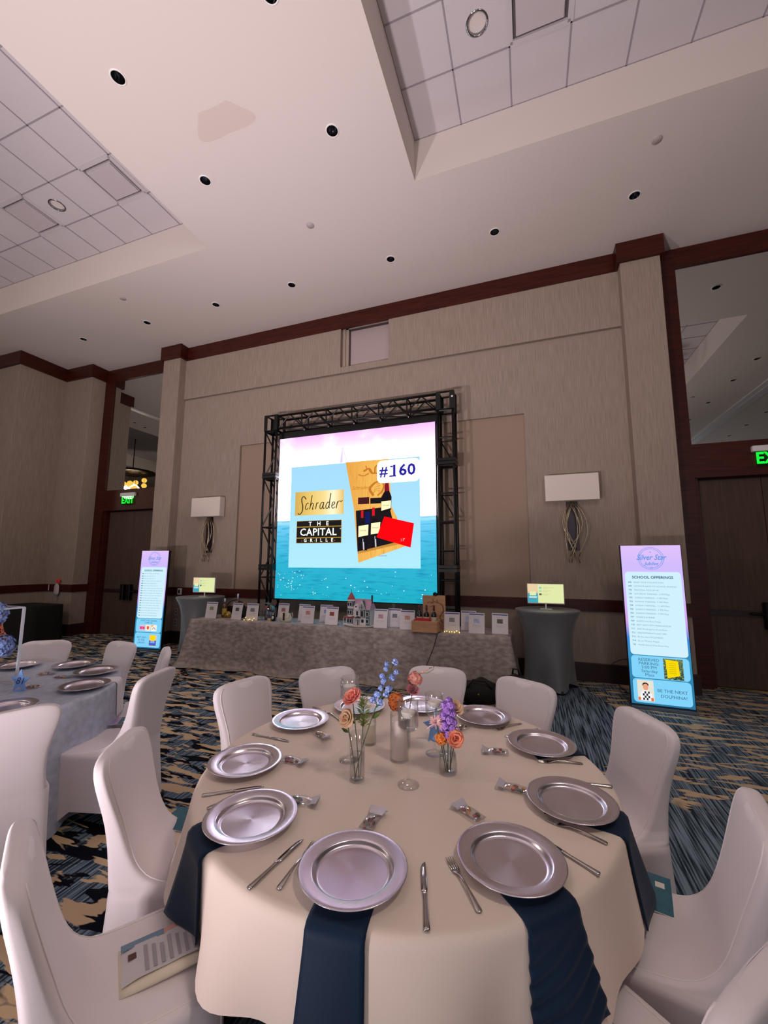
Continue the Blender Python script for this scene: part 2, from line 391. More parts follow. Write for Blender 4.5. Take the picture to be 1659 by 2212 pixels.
put_lights(tile_lights, ZT+.002, .1, [f'chrome downlight in the {"right" if x > -3 else "left"} tiled coffer, {ORD[int((CY1-y)/TS)//2]} lit row, {ORD[int(abs(x-(-1.2 if x > -3 else -4.57))/TS)//3]} from the middle' for x, y in tile_lights], 'downlights in the tiled coffers', 'coffer_downlight')
for i, (x, y) in enumerate(sprink):
    tag(MB().lathe([(.001, -.012), (.05, -.012), (.056, -.004), (.056, .0)], 20).build('sprinkler_cover', mat('sprinkler_grey', (176, 166, 164), .6), None, True, (x, y, ZC)),
        ['round grey sprinkler cap on the middle ceiling strip', 'round grey sprinkler cap beside the right coffer edge', 'round grey sprinkler cap below the left coffer', 'round grey sprinkler cap seen only in the right mirror'][i], 'sprinkler cap', 'sprinkler caps')
vproto = None
for i, (x, y) in enumerate(vents):
    lb = f'square air diffuser in the {"right" if x > -3 else "left"} coffer, {ORD[int((CY1-y)/TS)//4]} row, {ORD[int(abs(x-(-1.2 if x > -3 else -4.57))/TS)//3]} from the middle'
    if vproto is None:
        vproto = thing('air_diffuser', lb, 'air vent', (x, y, ZT), group='ceiling air diffusers')
        h = TS/2-.01; f = MB()
        for s in (-1, 1): f.box(s*h-.028, s*h+.028, -h, h, -.008, .02); f.box(-h, h, s*h-.028, s*h+.028, -.008, .02)
        for s in (-1, 1): f.box(s*(h-.07)-.008, s*(h-.07)+.008, -h+.06, h-.06, -.006, .03); f.box(-h+.06, h-.06, s*(h-.07)-.008, s*(h-.07)+.008, -.006, .03)
        f.build('frame', mat('vent_white', (196, 188, 192), .5), vproto)
        MB().quad((-h, -h, .022), (-h, h, .022), (h, h, .022), (h, -h, .022)).build('duct', mat('duct_grey', (96, 88, 92), .7), vproto)
        MB().bbox(-.225, .225, -.225, .225, -.022, -.012, .003).build('plate', mat('vent_plate', (190, 180, 184), .6), vproto)
    else: dup(vproto, (x, y, ZT), 0, lb)
# --- faint, slightly darker patch on the plain ceiling strip
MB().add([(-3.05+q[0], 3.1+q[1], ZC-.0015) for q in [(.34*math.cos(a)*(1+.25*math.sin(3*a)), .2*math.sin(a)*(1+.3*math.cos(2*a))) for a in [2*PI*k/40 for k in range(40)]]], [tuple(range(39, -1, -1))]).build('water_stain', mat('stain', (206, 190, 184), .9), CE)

# --- walls
WY = 6.8
wb = MB()
wb.box(-7.25, -5.65, WY, 7.0, 0, 5.34).box(.02, 1.52, WY, 7.0, 0, 5.34).box(-5.65, .02, WY, 7.0, 4.15, 5.34).box(-5.65, .02, WY, 7.0, 0, 1.17)
wb.box(-7.25, -3.33, WY-.035, 7.0, 5.37, ZC).box(-2.33, 1.52, WY-.035, 7.0, 5.37, ZC).box(-3.33, -2.33, WY-.035, 7.0, 5.37, 5.49).box(-3.33, -2.33, WY-.035, 7.0, 6.46, ZC)
wb.box(-7.25, 1.52, WY+.03, 7.02, 5.34, 5.37)
struct(wb.build('wall_back', WALLP))
MB().box(-5.65, .02, WY+.05, 7.0, 1.17, 4.15).build('recessed_panel', VINYL, D.objects['wall_back'])
# projection port
nf = MB(); NY = WY+.13
nf.box(-3.33, -3.27, WY+.06, NY, 5.49, 6.46).box(-3.33, -2.33, WY+.06, NY, 6.40, 6.46).box(-3.27, -3.21, WY+.09, NY, 5.49, 6.40).box(-3.27, -2.33, WY+.09, NY, 6.33, 6.40)
w1 = struct(nf.build('window_1', mat('port_frame', (170, 152, 138), .6)))
MB().box(-3.33, -2.33, NY, NY+.02, 5.49, 6.46).build('pane', mat('port_pane', (178, 160, 160), .5), w1)
MB().box(-3.21, -3.185, WY+.1, NY+.005, 5.49, 6.33).box(-3.21, -2.33, WY+.1, NY+.005, 6.30, 6.33).build('dark_gasket', mat('gasket', (70, 58, 60), .7), w1)
CO = MB()
def column(x0, x1, yf): return MB().bbox(x0, x1, yf, 7.05, 0, ZC, .006)
struct(column(-7.74, -7.25, 6.59).build('wall_column_left', WALLP)); struct(column(1.5, 2.03, 6.59).build('wall_column_right', WALLP))
struct(column(-11.05, -10.1, 6.6).build('wall_column_far_left', WALLP)); struct(column(4.27, 4.8, 6.59).build('wall_column_far_right', WALLP))
struct(MB().bbox(-14.5, -11.03, 5.58, 7.05, 0, ZC, .006).build('wall_pier_left', WALLP))
struct(MB().box(X0, -14.5, 6.8, 7.1, 0, ZC).build('wall_left_back', WALLP)); struct(MB().box(4.8, X1, WY, 7.1, 0, ZC).build('wall_right_back', WALLP))
struct(MB().box(X0-.2, X0, YB, YF, 0, ZT).build('wall_left', WALLP)); struct(MB().box(X1, X1+.2, YB, YF, 0, ZT).build('wall_right', WALLP))
rear = MB(); xs = [X0]+[v for x in (-13, -8.2, -3.4, 1.4, 6.2) for v in (x-1.7, x+1.7)]+[X1]
for a, b in zip(xs[0::2], xs[1::2]): rear.box(a, b, YB-.2, YB, 0, ZC)
for x in (-13, -8.2, -3.4, 1.4, 6.2): rear.box(x-1.7, x+1.7, YB-.2, YB, 0, .7); rear.box(x-1.7, x+1.7, YB-.2, YB, 4.3, ZC)
struct(rear.build('wall_front', WALLP))
for k, x in enumerate((-13, -8.2, -3.4, 1.4, 6.2)):  # made-up glowing windows, added unseen in the rear wall to carry the fill
    f = MB().box(x-1.72, x-1.66, YB, YB+.06, .66, 4.34).box(x+1.66, x+1.72, YB, YB+.06, .66, 4.34).box(x-1.7, x+1.7, YB, YB+.06, .66, .74).box(x-1.7, x+1.7, YB, YB+.06, 4.27, 4.34).box(x-.03, x+.03, YB, YB+.05, .7, 4.3)
    struct(f.build(f'window_{k+2}', WOOD)); MB().quad((x-1.7, YB-.05, .7), (x+1.7, YB-.05, .7), (x+1.7, YB-.05, 4.3), (x-1.7, YB-.05, 4.3)).build('pane', emis('daylit_pane', (235, 232, 240), .8), D.objects[f'window_{k+2}'])
# crown, chair rail, baseboard following the wall line
LINE = [(-14.5, 5.58), (-11.03, 5.58), (-11.03, 6.6), (-10.1, 6.6), (-10.1, 6.98)]
LINE2 = [(-7.74, 6.98), (-7.74, 6.59), (-7.25, 6.59), (-7.25, WY), (1.5, WY), (1.5, 6.59), (2.03, 6.59), (2.03, 6.98)]
LINE3 = [(4.27, 6.98), (4.27, 6.59), (4.8, 6.59), (4.8, WY), (X1, WY)]
def strip(line, z0, z1, d, name, mt):
    """moulding of depth d running along a polyline (room side = towards -y / right of travel)"""
    outs = []
    n = len(line)
    for i, p in enumerate(line):
        p = Vector(p); nn = Vector((0, 0))
        ds = []
        if i > 0: ds.append((p-Vector(line[i-1])).normalized())
        if i < n-1: ds.append((Vector(line[i+1])-p).normalized())
        for q in ds: nn += Vector((q.y, -q.x))
        if len(ds) == 2 and abs(ds[0].dot(ds[1])) < .5: pass
        elif len(ds) == 2: nn = nn/2
        outs.append(p+nn*d)
    b = MB(); rows = [[(p[0], p[1], z0), (o.x, o.y, z0), (o.x, o.y, z1-.01), (o.x*.7+p[0]*.3, o.y*.7+p[1]*.3, z1), (p[0], p[1], z1)] for p, o in zip(line, outs)]
    b.rows(rows, True, True, True); return struct(b.build(name, mt))
k = 0
for nm, L in (('left', LINE), ('back', LINE2), ('right', LINE3)):
    LL = L if nm != 'back' else L
    k += 1; strip(LL, 6.29, ZC, .05, f'trim_{k}', WOOD)
    k += 1; strip(LL, 1.0, 1.17, .03, f'trim_{k}', WOOD)
    strip(LL, 0, .26, .025, f'baseboard_{nm}', mat('dark_baseboard', (48, 20, 16), .5))
# doors with mirrored transoms
def doorway(n, xa, xb, leaf_l, leaf_r, wall):
    """xa..xb between the columns, jambs of .28 m"""
    j = MB(); y = 6.95
    j.box(xa, xa+.29, y, 7.2, 0, ZC-.02).box(xb-.29, xb, y, 7.2, 0, ZC-.02).box(xa+.29, xb-.29, y, 7.2, 2.94, 3.44).box(xa+.29, xb-.29, y, 7.2, 6.28, ZC-.02)
    j.box(xa+.29, xa+.34, y+.05, 7.2, 0, 2.94).box(xb-.34, xb-.29, y+.05, 7.2, 0, 2.94)
    d = struct(j.build(f'door_{n}', WOOD))
    mm = MB().box(xa+.28, xb-.28, 6.985, 7.0, 3.42, 6.30).build('mirror_transom', MIRROR, d); mm['label'] = 'mirror glass filling the opening above the doors'
    xm = (xa+xb)/2
    for s, (a, b) in enumerate(((xa+.36, xm-.004), (xm+.004, xb-.36))):
        lf = MB().bbox(a, b, 7.1, 7.15, .012, 2.92, .004).build('door_leaf', DOORM, d)
        MB().box(a+.01, b-.01, 7.085, 7.1, .98, 1.06).build('push_rail', mat('rail_dark', (40, 18, 15), .5), lf)
        hx = b-.1 if s == 0 else a+.1
        MB().bbox(hx-.05, hx+.05, 7.0, 7.085, .82, 1.18, .008).build('latch_case', DARKM, lf)
        MB().tube([(hx-.2 if s == 0 else hx+.2, 7.03, 1.02), (hx, 7.03, 1.02)], .018, 8).build('lever', DARKM, lf)
    struct(MB().box(xa, xb, 7.15, 7.3, 0, 2.95).build('wall_behind_door_'+wall, BLACK))
    return d
doorway(1, -10.1, -7.74, 0, 0, 'left'); doorway(2, 2.03, 4.27, 0, 0, 'right')
MB().box(2.4, 3.1, 7.06, 7.09, .0, .011).build('threshold_strip', mat('brass_threshold', (140, 110, 60), .4, .8), D.objects['door_2'])
# exit signs
EXG = emis('exit_green', (20, 255, 60), 1.3)
for i, (x, lb) in enumerate(((-8.95, 'green lettered EXIT sign above the left double doors'), (3.235, 'green lettered EXIT sign above the right double doors'))):
    t = thing('exit_sign', lb, 'sign', (x, 6.95, 3.06), group='exit signs')
    MB().bbox(-.23, .23, -.06, 0, .2, .28, .006).build('housing', WHITE, t)
    MB().box(-.19, .19, -.035, -.025, -.005, .2).build('panel', thin_glass('exit_acrylic', (200, 240, 205), .15) if i == 0 else D.materials['exit_acrylic'], t)
    text('EXIT', .225, EXG, t, (0, -.037, .096), bold=.005, sx=.86)

# ================================================================== LIT CHANDELIERS (in the middle of each coffer)
GLOBE = emis('lit_globe', (255, 196, 84), 1.7)
def chandelier(x, y, label):
    t = thing('chandelier', label, 'chandelier', (x, y, 4.75), group='globe chandeliers in the coffers')
    MB().lathe([(.001, .98), (.9, .95), (.92, .90), (.88, .87), (.001, .86)], 40).build('disc', mat('bronze', (48, 36, 22), .35, .8), t, True)
    MB().lathe([(.001, ZT-4.75), (.02, ZT-4.75), (.02, .97), (.001, .97)], 10).build('stem', MATS['bronze'], t)
    rn = random.Random(3)
    for k in range(14):
        a = k*2.4; r = .08+.04*k; z = rn.uniform(.0, .62)
        g = MB().ball((r*math.cos(a), r*math.sin(a), z), .11, 12).build('globe', GLOBE, t, True)
        MB().tube([(r*math.cos(a), r*math.sin(a), z+.1), (r*math.cos(a), r*math.sin(a), .88)], .004, 5).build('cord', BLACK, g)
    l = D.lights.new('chandelier_lamp', 'POINT'); l.energy = CH_POWER; l.color = (1, .87, .76); l.shadow_soft_size = .35
    lo = D.objects.new('chandelier_lamp', l); COL.objects.link(lo); lo.parent = t; lo.location = (0, 0, .05)
    return t
chandelier(1.53, .9, 'lit globe chandelier hanging in the right coffer'); chandelier(-7.32, .9, 'lit globe chandelier hanging in the left coffer'); chandelier(-16.48, 1.1, 'lit globe chandelier seen in the left door mirror')

# ================================================================== SCREEN AND TRUSS
def beam(b, p, q, wd): # square bar
    return b.tube([p, q], wd*.72, 4)
TR = thing('truss_frame', 'black box truss frame standing around the large bright screen', 'truss', (0, 0, 0))
def chord(p, q, r=.022): MB().tube([p, q], r, 10).build('chord', TRUSS, TR, True)
def brace(p, q, r=.0125): MB().tube([p, q], r, 6).build('brace', TRUSS, TR)
FY, BY = 6.31, 6.59
for xa, xb in ((-4.70, -4.41), (-1.34, -1.05)):
    for x in (xa+.02, xb-.02):
        for y in (FY+.02, BY-.02): chord((x, y, .03), (x, y, 4.22))
    MB().bbox(xa-.04, xb+.04, FY-.03, BY+.06, 0, .03, .005).build('base_plate', TRUSS, TR)
    zz = [.05+.46*i for i in range(10)]
    left = xa < -3
    for i, (z0, z1) in enumerate(zip(zz, zz[1:])):
        if left:
            for y in (FY+.02, BY-.02): brace((xa+.02, y, z0 if i % 2 else z1), (xb-.02, y, z1 if i % 2 else z0))
            if i % 2: brace((xb-.02, FY+.02, z1), (xb-.02, BY-.02, z0))
        elif i in (5, 7): brace((xa+.02, BY-.02, z1), (xb-.02, BY-.02, z0))
        if i % 2 == (0 if left else 1) or not left:
            for y in (FY+.02, BY-.02): brace((xa+.02, y, z1), (xb-.02, y, z1), .014)
            for x in (xa+.02, xb-.02): brace((x, FY+.02, z1), (x, BY-.02, z1), .014)
    for z in (1.56, 3.28):
        MB().bbox(xa-.005, xb+.005, FY-.005, BY+.005, z, z+.05, .003).bbox(xa-.005, xb+.005, FY-.005, BY+.005, z+.058, z+.105, .003).build('joint_plate', TRUSS, TR)
    # corner block
    cb = MB(); zb, zt = 4.20, 4.51
    for x in (xa, xb-.07):
        cb.box(x, x+.07, FY-.006, FY, zb, zt); cb.box(x, x+.07, BY, BY+.006, zb, zt)
    for x in (xa-.006, xb): cb.box(x, x+.006, FY, FY+.07, zb, zt); cb.box(x, x+.006, BY-.07, BY, zb, zt)
    for x in (xa, xb-.04):
        for y in (FY, BY-.04): cb.box(x, x+.04, y, y+.04, zb, zt)
    for z in (zb, zt-.012):
        cb.box(xa, xb, FY, FY+.05, z, z+.012); cb.box(xa, xb, BY-.05, BY, z, z+.012); cb.box(xa, xa+.05, FY, BY, z, z+.012); cb.box(xb-.05, xb, FY, BY, z, z+.012)
    cb.build('corner_block', TRUSS, TR)
MB().ball((-1.075, 6.30, 4.40), .018, 8, (1, .3, 1)).build('sticker', WHITE, TR)
for z in (4.23, 4.48):
    for y in (FY+.02, BY-.02): chord((-4.41, y, z), (-1.34, y, z))
xs = [-4.40+.51*i for i in range(7)]
for i, (a, b) in enumerate(zip(xs, xs[1:])):
    m_ = (a+b)/2
    for y in (FY+.02, BY-.02):
        brace((a, y, 4.23), (m_, y, 4.48)); brace((m_, y, 4.48), (b, y, 4.23)); brace((b, y, 4.23), (b, y, 4.48), .014)
    brace((a, FY+.02, 4.23), (b, BY-.02, 4.23)); brace((b, FY+.02, 4.23), (b, BY-.02, 4.23), .014); brace((b, FY+.02, 4.48), (b, BY-.02, 4.48), .014)
    MB().ball((b, FY+.12, 4.185), .02, 8).build('hook', CHROME, TR, True)
# LED wall: local origin = lower left corner of the picture
ES = 1.35
SY = 6.43
LS = thing('video_screen', 'large square video wall showing wine and logos over a sea', 'screen', (-4.41, SY, 1.05))
MB().box(0, 3.02, 0, .08, 0, 3.0).build('cabinet', BLACK, LS)
MB().box(-.04, 3.06, .02, .1, 3.0, 3.13).build('header_bar', TRUSS, LS)
MB().box(-.03, 0, .0, .05, .0, 3.0).build('edge_strip', mat('edge_grey', (120, 120, 124), .4, .5), LS)
def flat(poly, y, mt, name, parent):
    b = MB(); b.add([(a, y, c) for a, c in poly], [tuple(range(len(poly)))]); return b.build(name, mt, parent)
def R(x0, x1, z0, z1): return [(x0, z0), (x1, z0), (x1, z1), (x0, z1)]
SKY = emis_grad('screen_sky', [(0, (250, 225, 250)), (.3, (252, 240, 255)), (.62, (250, 236, 255)), (.88, (236, 190, 248)), (1, (222, 165, 245))], 2, 1.3, 3.0, ES, ((1.2, 1, 1.6), (255, 250, 255), .45, .75), [(0, 2.0), (1, 1.1), (.12, 9.5), (.5, 9.5), (.66, 2.0), (.8, 1.4)])
SEA = emis_grad('screen_sea', [(0, (30, 168, 190)), (.45, (48, 172, 204)), (.75, (80, 186, 224)), (.93, (110, 200, 236)), (.96, (150, 220, 240)), (1, (168, 220, 242))], 2, 0, 1.42, ES*.85, ((3, 1, 26), (10, 118, 160), .5, .85))
flat(R(0, 3.02, 1.42, 3.0), -.001, SKY, 'sky_picture', LS); flat(R(0, 3.02, 0, 1.42), -.001, SEA, 'sea_picture', LS)
gl = MB()
for q in range(70):
    x = random.uniform(.05, 2.95); z = random.uniform(.05, .55)*(1 if random.random() < .5 else .8); s = random.uniform(.003, .009)
    if random.random() < .4: x = random.uniform(.05, .6); z = random.uniform(.15, .5)
    gl.add([(x-s*1.6, -.002, z), (x, -.002, z-s), (x+s*1.6, -.002, z), (x, -.002, z+s)], [(0, 1, 2, 3)])
gl.build('sea_glints', emis('glint', (255, 255, 255), ES), LS)
EM = lambda n, c, k=1.: emis('screen_'+n, c, ES*k)
PAN = emis_grad('screen_panel', [(0, (170, 225, 246)), (1, (158, 210, 240))], 2, .55, 2.42, ES*.85)
flat(R(.27, 2.755, .56, 2.425), -.003, PAN, 'slide_panel', LS)
flat([(1.27, 2.43), (1.32, 2.73), (1.335, 2.43)], -.002, EM('sail', (205, 190, 238)), 'sail_picture', LS)
flat([(1.32, 2.73), (1.43, 2.43), (1.415, 2.43), (1.318, 2.70)], -.002, EM('sail', (205, 190, 238)), 'sail_picture', LS)
# gold name plate with brush-script lettering
GP = emis_grad('screen_gold', [(0, (205, 165, 80)), (.35, (228, 195, 110)), (.6, (238, 212, 140)), (.78, (250, 240, 200)), (1, (222, 186, 98))], 0, .37, 1.365, ES*.85)
flat(R(.375, 1.365, 1.505, 1.945), -.005, GP, 'name_plate', LS)
def stroke(b, pts, wd, y=-.008, n=5):
    """calligraphic stroke through control points (Catmull-Rom), flat, wider on down strokes"""
    P = [Vector(p) for p in pts]; P = [P[0]]+P+[P[-1]]; out = []
    for i in range(1, len(P)-2):
        for k in range(n):
            t = k/n; a, c, d, e = P[i-1], P[i], P[i+1], P[i+2]
            out.append(.5*((2*c)+(-a+d)*t+(2*a-5*c+4*d-e)*t*t+(-a+3*c-3*d+e)*t**3))
    out.append(P[-2]); v = []
    for i, p in enumerate(out):
        t = (out[min(i+1, len(out)-1)]-out[max(i-1, 0)]); t = t.normalized() if t.length > 0 else Vector((1, 0))
        w_ = wd*(.45+.55*abs(t.y)); nn = Vector((-t.y, t.x))*w_/2
        v += [(p.x+nn.x, y, p.y+nn.y), (p.x-nn.x, y, p.y-nn.y)]
    b.add(v, [(2*i, 2*i+1, 2*i+3, 2*i+2) for i in range(len(out)-1)])
sb = MB()
def G(x, z, pts, w=.018): stroke(sb, [(.38+x+.13*(b_)*.25+a, 1.60+z+b_) for a, b_ in pts], w)
# S c h r a d e r, drawn in an italic hand
G(.10, 0, [(.12, .20), (.07, .255), (.03, .22), (.035, .15), (.055, .08), (.05, -.02), (.0, -.075), (-.04, -.05)], .022)
G(.20, 0, [(.075, .115), (.05, .13), (.02, .08), (.015, .03), (.04, .01), (.075, .04)])
G(.30, 0, [(.04, .27), (.025, .15), (.005, .01)]); G(.30, 0, [(.012, .07), (.05, .125), (.075, .10), (.065, .04), (.06, .01), (.085, .02)])
G(.415, 0, [(.03, .13), (.02, .07), (.008, .01)]); G(.415, 0, [(.014, .08), (.045, .125), (.07, .12)])
G(.50, 0, [(.085, .115), (.05, .13), (.015, .08), (.015, .025), (.045, .015), (.08, .10)]); G(.50, 0, [(.088, .13), (.075, .05), (.085, .012), (.105, .03)])
G(.62, 0, [(.085, .105), (.05, .13), (.015, .08), (.015, .025), (.045, .015), (.085, .09)]); G(.62, 0, [(.10, .29), (.08, .12), (.078, .03), (.10, .02)])
G(.74, 0, [(.015, .06), (.06, .09), (.06, .125), (.03, .12), (.01, .06), (.03, .012), (.075, .04)])
G(.83, 0, [(.03, .13), (.02, .07), (.008, .01)]); G(.83, 0, [(.014, .08), (.045, .13), (.075, .14), (.10, .125), (.125, .15)])
sb.build('script_lettering', EM('brown', (66, 44, 26), .8), LS)
# black plate with three lines of letters
flat(R(.42, 1.33, .995, 1.405), -.005, EM('gold', (196, 150, 56), .8), 'restaurant_plate', LS); flat(R(.427, 1.323, 1.003, 1.398), -.006, EM('black', (28, 26, 26)), 'restaurant_plate', LS)
for z in (1.085, 1.285): flat(R(.427, 1.323, z, z+.014), -.007, EM('gold', (196, 150, 56), .8), 'gold_rule', LS)
WHL = EM('white', (255, 255, 250))
def serif(s, size, x, z, space, bold=.0015, sx=1.):
    text(s, size, WHL, LS, (x, -.009, z), bold=bold, space=space, sx=sx)
serif('T  H  E', .105, .875, 1.343, 1.3); serif('CAPITAL', .185, .865, 1.19, 1.05, .002, .99); serif('G R I L L E', .085, .875, 1.045, 1.5)
sf = MB()   # gold diamonds between the small letters
for x in (.54, .675, .80, .925, 1.06, 1.2): sf.add([(x-.008, -.010, 1.04), (x, -.010, 1.032), (x+.008, -.010, 1.04), (x, -.010, 1.048)], [(0, 1, 2, 3)])
text('®', .03, WHL, LS, (1.31, -.009, 1.245))
# wine case picture
PINE = emis_grad('screen_pine', [(0, (222, 160, 70)), (.5, (240, 184, 92)), (1, (232, 172, 80))], 0, 1.4, 2.6, ES*.85, ((60, 1, 3), (214, 146, 58), .5, .7))
flat([(1.39, 2.43), (2.2, 2.43), (2.25, 1.69), (2.24, 1.62), (1.56, 1.6)], -.005, PINE, 'case_lid_picture', LS)
flat([(1.56, 1.6), (1.66, .65), (2.52, .93), (2.36, 1.39), (2.24, 1.63)], -.006, PINE, 'case_picture', LS)
flat([(1.60, 1.55), (2.22, 1.6), (2.37, .98), (1.64, .84)], -.007, EM('dark', (26, 22, 26)), 'case_inside_picture', LS)
flat([(1.64, .84), (1.65, .80), (2.45, .97), (2.47, 1.02)], -.008, EM('pinedark', (200, 140, 62), .8), 'case_edge_picture', LS)
text('S', .07, EM('pinedark', (150, 90, 30), .7), LS, (2.12, -.009, .83)); text('SCHRADER', .03, EM('pinedark2', (140, 85, 30), .7), LS, (2.1, -.009, .765))
flat(R(1.64, 1.85, 1.66, 1.78), -.007, EM('plum', (64, 26, 30)), 'label_picture', LS); flat(R(1.87, 2.07, 1.66, 1.76), -.007, EM('dark', (26, 22, 26)), 'label_picture', LS)
text('Schrader', .09, EM('rust', (196, 120, 44), .8), LS, (1.68, -.008, 1.95), shear=.35)
dr = MB()
def DR(pts, w_=.03): stroke(dr, pts, w_, -.008)
DR([(1.93, 1.80), (1.86, 1.92), (1.95, 2.02), (2.06, 2.06), (2.02, 2.18), (1.90, 2.2), (1.84, 2.28), (1.74, 2.24)], .05); DR([(1.84, 2.2), (1.74, 2.16), (1.64, 2.19)]); DR([(1.95, 2.2), (1.96, 2.3), (2.02, 2.34)]); DR([(1.80, 2.27), (1.78, 2.34)], .02)
DR([(2.0, 1.80), (2.08, 1.86), (2.12, 1.96), (2.08, 2.04)], .035)
for q in range(5): DR([(1.91+.04*q*.6, 1.84+.05*q), (1.97+.03*q, 1.88+.045*q), (2.06, 1.87+.05*q)], .012)
dr.build('engraved_dragon', EM('rust', (196, 120, 44), .8), LS)
CRM = EM('cream', (244, 226, 180)); DK2 = EM('bottle', (22, 18, 24)); REDC = EM('redcap', (200, 24, 34), .9)
def bottle_pic(x, z, s, ang, neck):
    c, d = math.cos(ang), math.sin(ang); T = lambda pts: [(x+s*(a*c-b*d), z+s*(a*d+b*c)) for a, b in pts]
    return T
T = bottle_pic(1.72, .88, 1, .12, 0)
flat([(1.655, .86), (1.82, .86), (1.84, 1.30), (1.79, 1.36), (1.70, 1.36), (1.66, 1.30)], -.009, DK2, 'bottle_picture', LS); flat([(1.655, 1.09), (1.835, 1.12), (1.84, 1.30), (1.655, 1.28)], -.010, CRM, 'bottle_label_picture', LS); flat(R(1.70, 1.745, 1.42, 1.55), -.010, REDC, 'bottle_cap_picture', LS)
flat([(1.90, .90), (2.05, .94), (2.06, 1.32), (2.0, 1.40), (1.93, 1.40), (1.88, 1.32)], -.009, DK2, 'bottle_picture', LS); flat([(1.885, 1.13), (2.04, 1.15), (2.06, 1.34), (1.89, 1.32)], -.010, CRM, 'bottle_label_picture', LS); flat(R(1.905, 1.955, 1.45, 1.59), -.010, REDC, 'bottle_cap_picture', LS)
flat([(2.07, 1.48), (2.25, 1.54), (2.26, 1.76), (2.22, 1.86), (2.205, 2.0), (2.14, 2.0), (2.13, 1.86), (2.07, 1.76)], -.011, DK2, 'bottle_picture', LS); flat([(2.075, 1.53), (2.245, 1.57), (2.25, 1.70), (2.075, 1.69)], -.012, CRM, 'bottle_label_picture', LS); flat([(2.13, 1.86), (2.22, 1.87), (2.205, 2.01), (2.14, 2.01)], -.012, EM('wine', (120, 20, 40)), 'bottle_cap_picture', LS)
for x, z in ((1.745, 1.2), (1.965, 1.245), (2.16, 1.62)): text('Schrader', .035, EM('brown', (66, 44, 26), .8), LS, (x, -.0135, z), shear=.3)
for x, z0, z1 in ((1.735, .87, 1.06), (1.752, .87, 1.0), (1.955, .92, 1.10), (1.972, .92, 1.05)): flat([(x+(z1-z0)*.06, z0), (x+(z1-z0)*.06+.008, z0), (x+.008, z1), (x, z1)], -.0098, EM('shine', (225, 225, 230)), 'bottle_shine_picture', LS)
flat(R(1.78, 1.865, 1.32, 1.52), -.0095, EM('navy', (20, 26, 84)), 'tissue_picture', LS)
flat([(2.13, 1.43), (2.65, 1.30), (2.59, .90), (1.99, 1.08)], -.013, EM('red', (235, 6, 14)), 'red_card_picture', LS); text("1'", .06, EM('pink', (255, 190, 190)), LS, (2.47, -.014, 1.03), bold=.001); text(')', .05, EM('pink', (255, 190, 190)), LS, (2.43, -.014, 1.03))
bd = rrect(.76, .40, .09); flat([(2.375+a, 2.205+b) for a, b in bd], -.013, EM('pure', (255, 255, 255)), 'lot_badge', LS)
text('#', .25, EM('indigo', (40, 34, 150), .8), LS, (2.115, -.016, 2.205), bold=.004); text('160', .27, EM('indigo', (40, 34, 150), .8), LS, (2.46, -.016, 2.205), bold=.006, sx=1.08, space=1.04)
sl = MB()
for x0, x1, z in ((2.22, 2.34, 2.118), (2.235, 2.285, 2.285)): sl.add([(x0, -.016, z-.01), (x1, -.016, z-.01), (x1, -.016, z+.012), (x0, -.016, z+.012)], [(0, 1, 2, 3)])
sl.build('badge_serif', EM('indigo', (40, 34, 150), .8), LS)
sf.build('letter_diamonds', EM('gold', (196, 150, 56), .8), LS)

